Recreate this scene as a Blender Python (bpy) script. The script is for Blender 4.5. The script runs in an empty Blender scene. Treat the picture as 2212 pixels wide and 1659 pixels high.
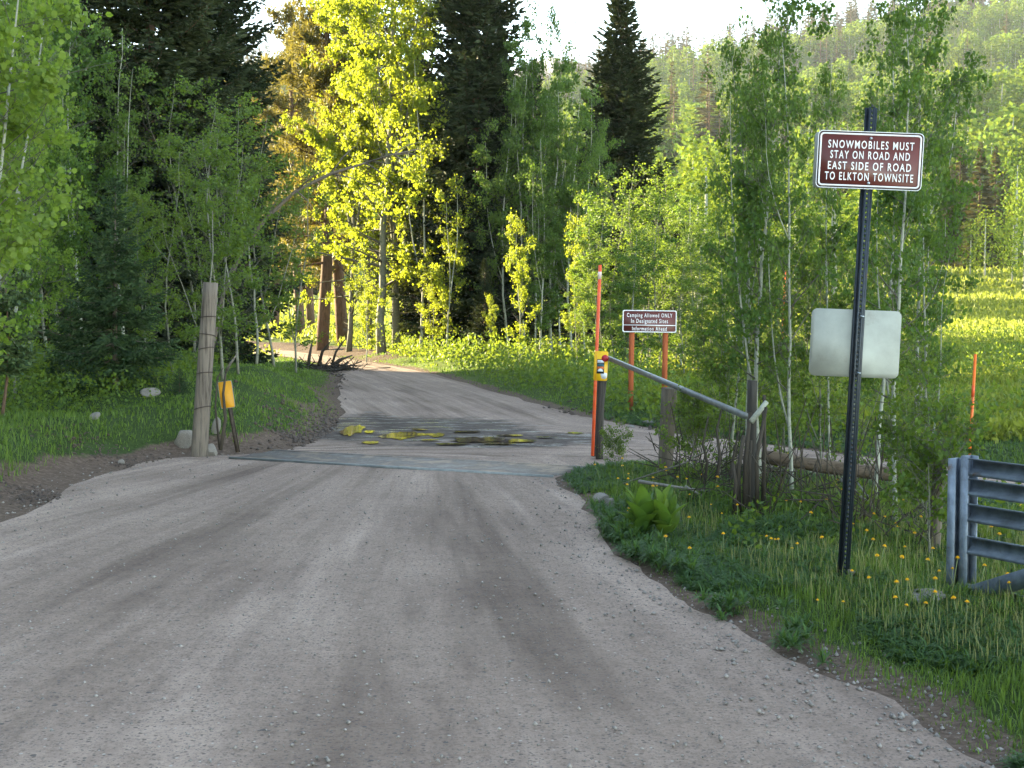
import bpy, math, random
import numpy as np
from mathutils import Vector, Matrix, geometry

sc = bpy.context.scene
C = sc.collection
R_ = math.radians

# ------------------------------------------------------------------ camera, sky, sun, exposure
F, CX, CY = 3039.0, 1106.0, 829.5          # photograph measured at 2212 x 1659
CAM = np.array([0.0, 0.0, 1.6])
PITCH = math.atan(174.5 / F)
cd = bpy.data.cameras.new('camera'); cam = bpy.data.objects.new('camera', cd); C.objects.link(cam)
cam.location = CAM; cam.rotation_euler = (R_(90) - PITCH, 0, 0)
cd.sensor_width = 36; cd.lens = 36 * F / 2212; cd.clip_start = 0.1; cd.clip_end = 9000
sc.camera = cam
SUN_EL, SUN_AZ = R_(15), R_(-58)            # azimuth from +Y, negative = left of the view
w = bpy.data.worlds.new('World'); sc.world = w; w.use_nodes = True
sky = w.node_tree.nodes.new('ShaderNodeTexSky'); sky.sky_type = 'NISHITA'; sky.sun_disc = False
sky.sun_elevation = SUN_EL; sky.sun_rotation = SUN_AZ; sky.altitude = 2500; sky.dust_density = .3; sky.ozone_density = 1.0; sky.air_density = .9
bg = w.node_tree.nodes['Background']; bg.inputs[1].default_value = 0.15
wb = w.node_tree.nodes.new('ShaderNodeMix'); wb.data_type = 'RGBA'; wb.blend_type = 'MULTIPLY'; wb.inputs[0].default_value = 1; wb.inputs[7].default_value = (1.24, 1.0, .73, 1)
w.node_tree.links.new(sky.outputs[0], wb.inputs[6]); w.node_tree.links.new(wb.outputs[2], bg.inputs[0])
sd = bpy.data.lights.new('sun', 'SUN'); so = bpy.data.objects.new('sun', sd); C.objects.link(so)
sd.energy = 5.0; sd.angle = R_(0.5); sd.color = (1.0, 0.83, 0.50)
SD = Vector((math.sin(SUN_AZ) * math.cos(SUN_EL), math.cos(SUN_AZ) * math.cos(SUN_EL), math.sin(SUN_EL)))
so.rotation_euler = SD.to_track_quat('Z', 'Y').to_euler(); so.location = (-40, 40, 60)
sc.view_settings.view_transform = 'Standard'; sc.view_settings.look = 'None'; sc.view_settings.gamma = 1
sc.view_settings.exposure = 3.25
sc.cycles.max_bounces = 8; sc.cycles.transmission_bounces = 6; sc.cycles.diffuse_bounces = 4
sc.cycles.volume_bounces = 0
HAZE = 0.00012

rng = np.random.default_rng(7)
random.seed(7)

# ------------------------------------------------------------------ helpers
def smooth(a, b, x):
    t = np.clip((np.asarray(x, float) - a) / (b - a), 0, 1)
    return t * t * (3 - 2 * t)

def vnoise(x, y, seed=0):
    x = np.asarray(x, float); y = np.asarray(y, float)
    xi = np.floor(x); yi = np.floor(y); fx = x - xi; fy = y - yi
    def h(a, b):
        s = np.sin(a * 127.1 + b * 311.7 + seed * 74.7) * 43758.5453
        return s - np.floor(s)
    fx = fx * fx * (3 - 2 * fx); fy = fy * fy * (3 - 2 * fy)
    return (h(xi, yi) * (1 - fx) + h(xi + 1, yi) * fx) * (1 - fy) + (h(xi, yi + 1) * (1 - fx) + h(xi + 1, yi + 1) * fx) * fy

def fbm(x, y, seed=0, o=3):
    r = 0; a = 0.5; t = 0
    for k in range(o):
        r = r + a * vnoise(x * 2 ** k, y * 2 ** k, seed + k); t += a; a *= .5
    return r / t * 2 - 1

def ray(px, py):
    a = (px - CX) / F; b = (CY - py) / F
    cp, sp = math.cos(PITCH), math.sin(PITCH)
    return np.array([a, cp + b * sp, -sp + b * cp])

def P(px, py, Y):
    """point seen at a pixel of the photograph at depth Y"""
    r = ray(px, py); return CAM + r * (Y / r[1])

def flat(px, py):
    r = ray(px, py); return CAM + r * (CAM[2] / -r[2])

def G(px, py):
    """point of the terrain seen at a pixel"""
    r = ray(px, py); lo = 2.0; prev = None
    t = np.geomspace(2.5, 900, 1400)
    p = CAM[None] + r[None] * (t / r[1])[:, None]
    below = p[:, 2] < terrain(p[:, 0], p[:, 1])
    k = int(np.argmax(below)) if below.any() else len(t) - 1
    q = p[k].copy(); q[2] = float(terrain(q[0], q[1])); return q

class MB:
    def __init__(s): s.v = []; s.f = {}; s.n = 0; s.nf = 0
    def add(s, v, f, m=0):
        v = np.asarray(v, float).reshape(-1, 3); f = np.asarray(f, int)
        s.v.append(v); s.f.setdefault((f.shape[1], m), []).append(f + s.n); s.n += len(v)
        return s
    def xf(s, M):
        M = np.array(M)
        s.v = [v @ M[:3, :3].T + M[:3, 3] for v in s.v]; return s
    def merge(s, o):
        base = s.n
        s.v += o.v
        for k, l in o.f.items(): s.f.setdefault(k, []).extend([a + base for a in l])
        s.n += o.n; return s
    def mesh(s, name, mats, shade=False):
        me = bpy.data.meshes.new(name)
        V = np.concatenate(s.v); me.vertices.add(len(V)); me.vertices.foreach_set('co', V.astype(np.float32).ravel())
        L = []; ST = []; MI = []; st = 0
        for (k, m), l in s.f.items():
            a = np.concatenate(l); L.append(a.ravel()); ST.append(st + np.arange(len(a)) * k); MI.append(np.full(len(a), m)); st += a.size
        L = np.concatenate(L); ST = np.concatenate(ST); MI = np.concatenate(MI)
        me.loops.add(len(L)); me.loops.foreach_set('vertex_index', L.astype(np.int32))
        me.polygons.add(len(ST)); me.polygons.foreach_set('loop_start', ST.astype(np.int32))
        me.polygons.foreach_set('material_index', MI.astype(np.int32))
        if shade: me.polygons.foreach_set('use_smooth', np.ones(len(ST), bool))
        for m in (mats if isinstance(mats, (list, tuple)) else [mats]): me.materials.append(m)
        me.update(calc_edges=True); return me
    def build(s, name, mats, parent=None, shade=False):
        return link(name, s.mesh(name, mats, shade), parent)

def link(name, me, parent=None, loc=None):
    o = bpy.data.objects.new(name, me); C.objects.link(o)
    if parent: o.parent = parent
    if loc is not None: o.location = loc
    return o

def tag(o, label=None, cat=None, group=None, kind=None):
    if label: o['label'] = label
    if cat: o['category'] = cat
    if group: o['group'] = group
    if kind: o['kind'] = kind
    return o

def thing(name, label, cat, loc=(0, 0, 0), group=None, rot=(0, 0, 0)):
    o = link(name, None, None, loc); o.rotation_euler = rot; o.empty_display_size = .1
    return tag(o, label, cat, group)

def unit(a): return a / np.maximum(np.linalg.norm(a, axis=-1, keepdims=True), 1e-9)

def tube(mb, pts, rad, seg=7, m=0, cap=True):
    pts = np.asarray(pts, float); n = len(pts); rad = np.broadcast_to(rad, (n,))
    t = unit(np.gradient(pts, axis=0)); ref = np.array([0.31, 0.95, 0.05]) if abs(t[0][2]) > .7 else np.array([0, 0.1, 1.0])
    a = unit(np.cross(t, ref)); b = np.cross(t, a)
    th = np.arange(seg) * 2 * math.pi / seg
    ring = a[:, None] * np.cos(th)[None, :, None] + b[:, None] * np.sin(th)[None, :, None]
    v = pts[:, None] + ring * rad[:, None, None]
    i, j = np.meshgrid(np.arange(n - 1), np.arange(seg), indexing='ij'); i = i.ravel(); j = j.ravel(); k = (j + 1) % seg
    mb.add(v.reshape(-1, 3), np.stack([i * seg + j, i * seg + k, (i + 1) * seg + k, (i + 1) * seg + j], 1), m)
    if cap:
        mb.f.setdefault((seg, m), []).append(np.array([mb.n - seg + np.arange(seg)]))
        mb.f.setdefault((seg, m), []).append(np.array([mb.n - n * seg + np.arange(seg)[::-1]]))
    return mb

def sticks(mb, A, B, ra, rb, m=0):
    A = np.asarray(A, float); B = np.asarray(B, float); n = len(A)
    t = unit(B - A); ref = np.where(np.abs(t[:, 2:3]) > .8, np.array([[1., .1, 0]]), np.array([[0, .1, 1.]]))
    a = unit(np.cross(t, ref)); b = np.cross(t, a)
    th = np.arange(3) * 2 * math.pi / 3
    ring = a[:, None] * np.cos(th)[None, :, None] + b[:, None] * np.sin(th)[None, :, None]
    ra = np.broadcast_to(ra, (n,))[:, None, None]; rb = np.broadcast_to(rb, (n,))[:, None, None]
    v = np.concatenate([A[:, None] + ring * ra, B[:, None] + ring * rb], 1)
    q = np.array([[0, 1, 4, 3], [1, 2, 5, 4], [2, 0, 3, 5]])
    mb.add(v, (np.arange(n)[:, None, None] * 6 + q[None]).reshape(-1, 4), m); return mb

def kites(mb, c, d, nrm, L, W, m=0, wide=.45):
    c = np.asarray(c, float); n = len(c); d = unit(np.asarray(d, float)); s = unit(np.cross(d, nrm))
    L = np.broadcast_to(L, (n,))[:, None]; W = np.broadcast_to(W, (n,))[:, None] / 2
    v = np.stack([c, c + d * L * wide + s * W, c + d * L, c + d * L * wide - s * W], 1)
    mb.add(v, np.arange(n * 4).reshape(-1, 4), m); return mb

def leaves6(mb, c, d, nrm, L, W, m=0):
    c = np.asarray(c, float); n = len(c); d = unit(np.asarray(d, float)); s = unit(np.cross(d, nrm))
    up = np.cross(s, d)
    L = np.broadcast_to(L, (n,))[:, None]; W = np.broadcast_to(W, (n,))[:, None] / 2
    v = np.stack([c, c + d * L * .22 + s * W * .85 + up * L * .1, c + d * L * .62 + s * W * .85 + up * L * .1, c + d * L, c + d * L * .62 - s * W * .85 + up * L * .1, c + d * L * .22 - s * W * .85 + up * L * .1], 1)
    i = np.arange(n)[:, None] * 6
    mb.add(v, np.concatenate([i + np.array([[0, 1, 2, 3]]), i + np.array([[0, 3, 4, 5]])]), m); return mb

def box(mb, c, s, M=None, m=0):
    c = np.asarray(c, float); h = np.asarray(s, float) / 2
    k = np.array([[x, y, z] for x in (-1, 1) for y in (-1, 1) for z in (-1, 1)], float) * h + c
    if M is not None: M = np.array(M); k = k @ M[:3, :3].T + M[:3, 3]
    mb.add(k, [[0, 1, 3, 2], [4, 6, 7, 5], [0, 4, 5, 1], [2, 3, 7, 6], [0, 2, 6, 4], [1, 5, 7, 3]], m); return mb

def rrect(w_, h_, r, k=5):
    out = []
    for cx, cz, a0 in ((w_ / 2 - r, h_ / 2 - r, 0), (-w_ / 2 + r, h_ / 2 - r, 90), (-w_ / 2 + r, -h_ / 2 + r, 180), (w_ / 2 - r, -h_ / 2 + r, 270)):
        for i in range(k + 1):
            a = R_(a0 + 90 * i / k); out.append((cx + r * math.cos(a), cz + r * math.sin(a)))
    return np.array(out)

def plate(mb, outline, y0, y1, m=0, at=(0, 0)):
    """a flat plate in the XZ plane between y0 (front) and y1"""
    o = np.asarray(outline) + np.array(at); n = len(o)
    f = np.stack([o[:, 0], np.full(n, y0), o[:, 1]], 1); b = np.stack([o[:, 0], np.full(n, y1), o[:, 1]], 1)
    base = mb.n
    i = np.arange(n); j = (i + 1) % n
    mb.add(np.concatenate([f, b]), np.stack([i, j, j + n, i + n], 1)[:, ::-1], m)
    mb.f.setdefault((n, m), []).append(np.array([base + i])); mb.f.setdefault((n, m), []).append(np.array([base + n + i[::-1]]))
    return mb

def ringplate(mb, outer, inner, y0, y1, m=0):
    n = len(outer); i = np.arange(n); j = (i + 1) % n
    o = lambda a, y: np.stack([a[:, 0], np.full(n, y), a[:, 1]], 1)
    v = np.concatenate([o(outer, y0), o(inner, y0), o(outer, y1), o(inner, y1)])
    mb.add(v, np.concatenate([np.stack([i, j, j + n, i + n], 1), np.stack([i + 2 * n, j + 2 * n, j, i], 1), np.stack([i + n, j + n, j + 3 * n, i + 3 * n], 1)]), m)
    return mb

def text_into(mb, body, width, cap, x, z, y, thick=.0012, bold=0.0, m=0):
    c = bpy.data.curves.new('t', 'FONT'); c.body = body; c.size = 1; c.align_x = 'CENTER'; c.extrude = .004; c.offset = bold
    c.space_character = 1.28; c.resolution_u = 3
    o = bpy.data.objects.new('t', c); C.objects.link(o); bpy.context.view_layer.update()
    me = bpy.data.meshes.new_from_object(o.evaluated_get(bpy.context.evaluated_depsgraph_get()))
    bpy.data.objects.remove(o)
    v = np.array([q.co[:] for q in me.vertices]); wd = np.ptp(v[:, 0]); hc = .69
    mid = (v[:, 0].max() + v[:, 0].min()) / 2
    q = np.stack([(v[:, 0] - mid) * width / wd + x, -v[:, 2] / .004 * thick / 2 + y, (v[:, 1] - hc / 2) * cap / hc + z], 1)
    base = mb.n; mb.v.append(q); mb.n += len(q)
    for p in me.polygons:
        mb.f.setdefault((len(p.vertices), m), []).append(np.array([list(p.vertices)]) + base)
    bpy.data.meshes.remove(me); return mb

# ------------------------------------------------------------------ materials
def nodes(name):
    m = bpy.data.materials.new(name); m.use_nodes = True; nt = m.node_tree
    return m, nt, nt.nodes['Principled BSDF']
def nn(nt, t, **k):
    n = nt.nodes.new(t)
    for a, v in k.items():
        if a[0] == 'i' and a[1:].isdigit(): n.inputs[int(a[1:])].default_value = v
        else: setattr(n, a, v)
    return n
def ramp(nt, src, *stops):
    r = nt.nodes.new('ShaderNodeValToRGB'); e = r.color_ramp.elements
    while len(e) < len(stops): e.new(.5)
    for k, (p, c) in zip(e, stops): k.position = p; k.color = (*c, 1) if len(c) == 3 else c
    nt.links.new(src, r.inputs[0]); return r.outputs[0]
def mixc(nt, f, a, b, mode='MIX'):
    n = nt.nodes.new('ShaderNodeMix'); n.data_type = 'RGBA'; n.blend_type = mode
    for s, v in ((0, f), (6, a), (7, b)):
        if hasattr(v, 'is_linked'): nt.links.new(v, n.inputs[s])
        else: n.inputs[s].default_value = v if s == 0 else (*v, 1)
    return n.outputs[2]
def math_(nt, op, a, b=0.0, clamp=False):
    n = nt.nodes.new('ShaderNodeMath'); n.operation = op; n.use_clamp = clamp
    for i, v in enumerate((a, b)):
        if hasattr(v, 'is_linked'): nt.links.new(v, n.inputs[i])
        else: n.inputs[i].default_value = v
    return n.outputs[0]
def noise_(nt, scale, detail=4, rough=.6, co=None, stretch=None):
    n = nt.nodes.new('ShaderNodeTexNoise'); n.inputs['Scale'].default_value = scale; n.inputs['Detail'].default_value = detail; n.inputs['Roughness'].default_value = rough
    if co is None: co = nt.nodes.new('ShaderNodeTexCoord').outputs['Object']
    if stretch:
        mp = nt.nodes.new('ShaderNodeMapping'); mp.inputs['Scale'].default_value = stretch; nt.links.new(co, mp.inputs[0]); co = mp.outputs[0]
    nt.links.new(co, n.inputs['Vector']); return n.outputs['Fac']
def bump(nt, b, h, s=.3, d=.02):
    n = nt.nodes.new('ShaderNodeBump'); n.inputs['Strength'].default_value = s; n.inputs['Distance'].default_value = d
    nt.links.new(h, n.inputs['Height']); nt.links.new(n.outputs[0], b.inputs['Normal'])

def leafmat(name, c1, c2, tr, trans=.5, rough=.55, spec=.25):
    m, nt, b = nodes(name)
    g = nt.nodes.new('ShaderNodeNewGeometry'); oi = nt.nodes.new('ShaderNodeObjectInfo')
    co = ramp(nt, g.outputs['Random Per Island'], (0.0, c1), (1.0, c2))
    hs = nt.nodes.new('ShaderNodeHueSaturation'); nt.links.new(co, hs.inputs['Color'])
    nt.links.new(math_(nt, 'ADD', math_(nt, 'MULTIPLY', oi.outputs['Random'], .5), .75), hs.inputs['Value'])
    nt.links.new(math_(nt, 'ADD', math_(nt, 'MULTIPLY', oi.outputs['Random'], -.04), .52), hs.inputs['Hue'])
    nt.links.new(hs.outputs[0], b.inputs['Base Color']); b.inputs['Roughness'].default_value = rough; b.inputs['Specular IOR Level'].default_value = spec
    t = nt.nodes.new('ShaderNodeBsdfTranslucent')
    nt.links.new(mixc(nt, 1.0, hs.outputs[0], tr, 'MULTIPLY') if False else ramp(nt, g.outputs['Random Per Island'], (0, tuple(x * .75 for x in tr)), (1, tr)), t.inputs[0])
    mx = nt.nodes.new('ShaderNodeMixShader'); mx.inputs[0].default_value = trans
    nt.links.new(b.outputs[0], mx.inputs[1]); nt.links.new(t.outputs[0], mx.inputs[2])
    nt.links.new(mx.outputs[0], nt.nodes['Material Output'].inputs[0]); return m

def plain(name, col, rough=.6, metal=0, var=.25, scale=20, bmp=0, spec=.5):
    m, nt, b = nodes(name)
    n = noise_(nt, scale, 5)
    nt.links.new(ramp(nt, n, (.3, tuple(c * (1 - var) for c in col)), (.7, tuple(min(1, c * (1 + var)) for c in col))), b.inputs['Base Color'])
    b.inputs['Roughness'].default_value = rough; b.inputs['Metallic'].default_value = metal; b.inputs['Specular IOR Level'].default_value = spec
    if bmp: bump(nt, b, n, bmp)
    return m

def blotch(m, col, scale, lo, hi):
    nt = m.node_tree; b = nt.nodes['Principled BSDF']; src = b.inputs['Base Color'].links[0].from_socket
    nt.links.new(mixc(nt, ramp(nt, noise_(nt, scale, 7, .7), (lo, (0, 0, 0)), (hi, (.85, .85, .85))), src, col), b.inputs['Base Color'])

def woodmat(name, ca, cb, stretch=(14, 14, .8), crack=True):
    m, nt, b = nodes(name)
    n = noise_(nt, 3, 6, .65, stretch=stretch); n2 = noise_(nt, 1.2, 3, .5)
    c = ramp(nt, n, (.3, ca), (.52, cb), (.75, tuple(x * 1.15 for x in cb)))
    c = mixc(nt, ramp(nt, n2, (.4, (0, 0, 0)), (.7, (.5, .5, .5))), c, ca)
    nt.links.new(c, b.inputs['Base Color']); b.inputs['Roughness'].default_value = .85; b.inputs['Specular IOR Level'].default_value = .2
    bump(nt, b, n, .6, .01); return m

def aspenbark(name, pale=(.34, .35, .29), dark=(.05, .045, .035)):
    m, nt, b = nodes(name)
    n = noise_(nt, 1, 5, .7, stretch=(9, 9, 26)); n2 = noise_(nt, 1, 3, .6, stretch=(1.5, 1.5, .6))
    c = ramp(nt, n, (.28, dark), (.4, tuple(.75 * x for x in pale)), (.6, pale))
    c = mixc(nt, ramp(nt, n2, (.45, (0, 0, 0)), (.7, (.6, .6, .6))), c, (.16, .16, .11))
    nt.links.new(c, b.inputs['Base Color']); b.inputs['Roughness'].default_value = .75; b.inputs['Specular IOR Level'].default_value = .25; return m

M = {}
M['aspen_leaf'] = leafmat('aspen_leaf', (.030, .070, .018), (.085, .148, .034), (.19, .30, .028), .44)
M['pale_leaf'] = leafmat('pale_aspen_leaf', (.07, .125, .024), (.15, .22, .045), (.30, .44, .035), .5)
M['lit_leaf'] = leafmat('sunlit_aspen_leaf', (.08, .125, .018), (.15, .20, .028), (.42, .48, .025), .52)  # aspen leaf copy with sunlight painted in as brighter yellow
M['sapling_leaf'] = leafmat('sapling_leaf', (.034, .074, .016), (.095, .152, .03), (.22, .31, .024), .44)
M['spruce'] = leafmat('spruce_needles', (.016, .030, .014), (.040, .058, .026), (.05, .06, .015), .22, .6, .2)
M['pine'] = leafmat('pine_needles', (.045, .056, .018), (.125, .115, .032), (.26, .22, .035), .36, .6)
M['young_spruce'] = leafmat('young_spruce_needles', (.022, .055, .022), (.085, .135, .05), (.09, .12, .03), .2, .6)
M['grass'] = leafmat('grass_blades', (.034, .082, .015), (.14, .215, .04), (.20, .30, .028), .38)
M['seed_grass'] = leafmat('seeding_stalks', (.17, .20, .06), (.28, .27, .11), (.30, .30, .08), .35)
M['weed'] = leafmat('weed_leaves', (.034, .084, .024), (.08, .145, .042), (.14, .23, .035), .38)
M['meadow'] = leafmat('meadow_leaves', (.07, .105, .018), (.16, .19, .035), (.32, .37, .035), .45)
M['under'] = leafmat('undergrowth_leaves', (.025, .065, .013), (.075, .135, .028), (.26, .34, .025), .45)
M['lily'] = leafmat('lily_leaves', (.065, .135, .022), (.115, .195, .036), (.22, .33, .022), .36, .45)
M['far_leaf'] = leafmat('far_aspen_leaf', (.055, .10, .016), (.15, .21, .028), (.30, .38, .025), .20, .8, .04)
M['far_needle'] = leafmat('far_needles', (.028, .042, .016), (.075, .078, .028), (.13, .11, .03), .25)
M['aspen_bark'] = aspenbark('aspen_bark')
M['stem_bark'] = aspenbark('grey_sapling_bark', (.20, .20, .155), (.035, .03, .025))
M['limb'] = plain('dark_limb_bark', (.085, .08, .06), .8, 0, .4, 8)
M['brown_bark'] = woodmat('conifer_bark', (.05, .032, .022), (.15, .095, .065), (8, 8, 1.5))
M['dark_stem'] = woodmat('dark_stem_bark', (.02, .017, .013), (.065, .054, .042))
M['weathered'] = woodmat('weathered_wood', (.045, .036, .03), (.19, .158, .13))
M['dark_wood'] = woodmat('dark_weathered_wood', (.022, .02, .018), (.075, .068, .06))
M['mid_wood'] = woodmat('grey_brown_timber', (.05, .042, .034), (.15, .125, .1))
M['log'] = woodmat('fence_log_bark', (.06, .043, .03), (.19, .14, .10), (.9, 12, 12))
M['sign_brown'] = plain('sign_brown', (.095, .020, .016), .4, 0, .18, 6)
M['sign_white'] = plain('sign_white', (.72, .73, .76), .4, 0, .06, 6)
M['sign_dark'] = plain('sign_dark_edge', (.035, .02, .018), .45)
M['aluminium'] = plain('dull_aluminium', (.29, .305, .275), .62, .0, .16, 7)
M['post_steel'] = plain('dark_painted_steel', (.018, .026, .036), .5, .3, .3, 30)
M['galv'] = plain('galvanised_steel', (.165, .20, .25), .5, .35, .45, 11)
blotch(M['galv'], (.13, .075, .045), 9, .60, .68); blotch(M['aluminium'], (.20, .19, .165), 6, .58, .75); blotch(M['post_steel'], (.07, .035, .02), 12, .62, .70)
M['rail'] = plain('dull_steel_rail', (.19, .20, .20), .5, .4, .25, 12)
M['bolt'] = plain('bolt_steel', (.45, .5, .55), .3, .8, .1)
M['orange'] = plain('faded_orange_plastic', (.78, .10, .025), .55, 0, .12, 9)
M['orange_bright'] = plain('orange_plastic', (.85, .15, .01), .5, 0, .1, 9)
blotch(M['orange'], (.80, .22, .12), 7, .5, .7); blotch(M['orange_bright'], (.75, .22, .06), 7, .5, .7)
M['reflector'] = plain('pale_band', (.75, .55, .5), .4)
M['yellow'] = plain('yellow_plate', (.78, .46, .008), .45, 0, .08, 8)
M['amber'] = plain('weathered_yellow_plate', (.62, .28, .006), .5, 0, .2, 7)
M['red'] = plain('red_sticker', (.42, .015, .03), .4)
M['black'] = plain('black_sticker', (.015, .017, .02), .4)
M['teal'] = plain('teal_sticker', (.02, .12, .18), .4)
M['sunset'] = plain('orange_sticker', (.65, .16, .03), .4)
M['white'] = plain('white_sticker', (.7, .74, .8), .4, 0, .12, 60)
M['sign_wood'] = woodmat('stained_sign_post', (.22, .055, .02), (.36, .10, .038))
M['rust'] = plain('rusty_steel', (.055, .04, .03), .7, .3, .5, 25, .3)
M['wire'] = plain('rusty_wire', (.05, .035, .03), .6, .5)
M['rock'] = plain('grey_rock', (.20, .178, .155), .85, 0, .35, 14, .5)
M['clod'] = plain('mud_clods', (.062, .042, .031), .8, 0, .5, 12, .5)
M['pebble'] = plain('pebbles', (.21, .185, .165), .85, 0, .6, 30)
M['flower'] = plain('dandelion_yellow', (.85, .52, .01), .7, 0, .1)
M['stem'] = plain('dandelion_stem', (.16, .2, .07), .6)
M['deadwood'] = woodmat('bare_grey_wood', (.10, .09, .078), (.26, .24, .21))

# ------------------------------------------------------------------ road outline and terrain
def fl(*pts): return [tuple(flat(*p)[:2]) for p in pts]
ROAD = ([(-9, -6), (-8.6, 0), (-6.6, 5), (-4.7, 7.6)] +
        fl((0, 1150), (140, 1060), (220, 1025), (310, 1000), (400, 988), (470, 984), (580, 981), (650, 968), (700, 940), (738, 908), (745, 882), (728, 850), (738, 820), (730, 797), (690, 783), (640, 774), (590, 768), (480, 762), (250, 754),
           (250, 744), (480, 750), (600, 755), (690, 766), (760, 778), (860, 792), (950, 812), (1050, 842), (1150, 872), (1250, 898), (1350, 918), (1450, 935), (1540, 948), (1750, 972), (2000, 1005), (2212, 1033), (2700, 1075),
           (2700, 1120), (2212, 1070), (2000, 1052), (1800, 1034), (1650, 1020), (1500, 1008), (1400, 1003), (1300, 1005), (1230, 1014), (1195, 1032), (1210, 1050), (1270, 1110), (1300, 1180), (1385, 1235), (1430, 1280), (1480, 1315), (1565, 1345), (1645, 1402), (1790, 1462), (1930, 1525), (2010, 1600), (2120, 1659)) +
        [(2.6, 2.5), (3.2, 0), (3.3, -6)])
RA = np.array(ROAD)
for _ in range(2):
    nx = np.roll(RA, -1, 0); RA = np.stack([RA * .75 + nx * .25, RA * .25 + nx * .75], 1).reshape(-1, 2)
RB = np.roll(RA, -1, 0)

def sdf(x, y):
    x = np.atleast_1d(np.asarray(x, float)).ravel(); y = np.atleast_1d(np.asarray(y, float)).ravel()
    out = np.full(len(x), 50.0); sel = (y > -30) & (y < 75) & (np.abs(x) < 55)
    px, py = x[sel], y[sel]; d2 = np.full(len(px), 1e9); ins = np.zeros(len(px), bool)
    for a, b in zip(RA, RB):
        e = b - a; t = np.clip(((px - a[0]) * e[0] + (py - a[1]) * e[1]) / max(e @ e, 1e-9), 0, 1)
        d2 = np.minimum(d2, (px - a[0] - t * e[0]) ** 2 + (py - a[1] - t * e[1]) ** 2)
        if a[1] != b[1]:
            c = (a[1] > py) != (b[1] > py); ins ^= c & (px < (b[0] - a[0]) * (py - a[1]) / (b[1] - a[1]) + a[0])
    d = np.sqrt(d2); out[sel] = np.where(ins, -d, d); return out

RIDGE = np.array([(-2600, .0), (-1900, .01), (-1000, .05), (-300, .11), (0, .135), (300, .150), (560, .160), (700, .152), (900, .140), (1080, .142), (1180, .146), (1300, .158), (1400, .168), (1500, .172), (1600, .178), (1800, .189), (2000, .202), (2212, .214), (2600, .235), (3600, .24), (5000, .15), (7000, .06)])
RD = 620.0
RX = np.arange(-3000, 7400, 20.0); RE = np.interp(RX, RIDGE[:, 0], RIDGE[:, 1]) + .004 * (vnoise(RX / 130, RX * 0, 8) - .5)
RE = np.convolve(np.pad(RE, 12, 'edge'), np.hanning(25) / np.hanning(25).sum(), 'valid')
def hill(x, y):
    yy = np.maximum(y, 1.0); a = x / yy * F + CX
    e = np.interp(a, RX, RE)
    t = np.clip((y - 52) / (RD - 52), 0, 1)
    zr = e * RD
    z = zr * t ** 1.75
    ter = smooth(.14, .4, t) * (1 - smooth(.9, 1.0, t))
    q = (y + 70 * vnoise(x / 150, y / 320, 3) - .10 * x) / 86.0; fr = q - np.floor(q)
    saw = np.where(fr < .36, smooth(0, .36, fr), 1 - smooth(.36, 1.0, fr) * .5 - (fr - .36) / .64 * .5)
    z = z + ter * ((16 + 6 * vnoise(x / 90, y / 90, 14)) * (saw - .5) + 12 * (vnoise(x / 170, y / 140 + x / 500, 9) - .5))
    z = z - np.maximum(y - RD, 0) * .10 * np.minimum(1, e / .05)
    z = z * smooth(-2200, -1400, x) * (1 - smooth(2100, 2450, x))
    return np.where(y > 52, z, 0)

def terrain(x, y, d=None):
    x = np.asarray(x, float); y = np.asarray(y, float); shp = np.broadcast(x, y).shape
    x, y = np.broadcast_to(x, shp), np.broadcast_to(y, shp)
    if d is None: d = sdf(x, y)
    d = np.asarray(d).reshape(shp)
    z = hill(x, y)
    left = smooth(-.5, -2.0, x)
    mound = left * smooth(15.2, 19, y) * (1 - smooth(21, 29, y))
    amt = .10 + .20 * left * (1 - .85 * smooth(23, 32, y)) + .30 * mound
    o = smooth(0, 1.3, d)
    nearn = 1 - smooth(60, 110, y)
    z = z + (amt * o + (fbm(x * .8, y * .8, 2) * .09 + fbm(x * 3.1, y * 3.1, 5) * .025) * smooth(0, .8, d)) * nearn
    z = z + left * (1 - smooth(14, 17, y)) * .07 * smooth(.45, .65, d + .30 * (vnoise(x * 1.4, y * 1.4, 16) - .5)) * nearn
    z = z - .05 * smooth(0, .22, -d)
    z = z + .05 * np.maximum(-7 - x, 0) * (1 - smooth(60, 120, y)) * smooth(0, 5, d)
    # unseen hill, added out of view to keep low sun off the near road
    edge = 57 + 4 * (vnoise(x / 9, y / 40, 12) - .5)
    z = z + 34 * smooth(-22, -54, x) * (1 - smooth(edge - 7, edge + 6, y)) * smooth(-75, -30, y) * (1 - smooth(-150, -260, -x * 0 + -np.abs(x)) * 0)
    z = z + fbm(x / 14, y / 14, 21) * .35 * smooth(14, 40, np.abs(y - 4)) * smooth(.5, 9, d) * nearn
    return z

def grid_axis(n, lo, hi, c, s):
    u = np.linspace(math.asinh((lo - c) / s), math.asinh((hi - c) / s), n); return c + s * np.sinh(u)

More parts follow.
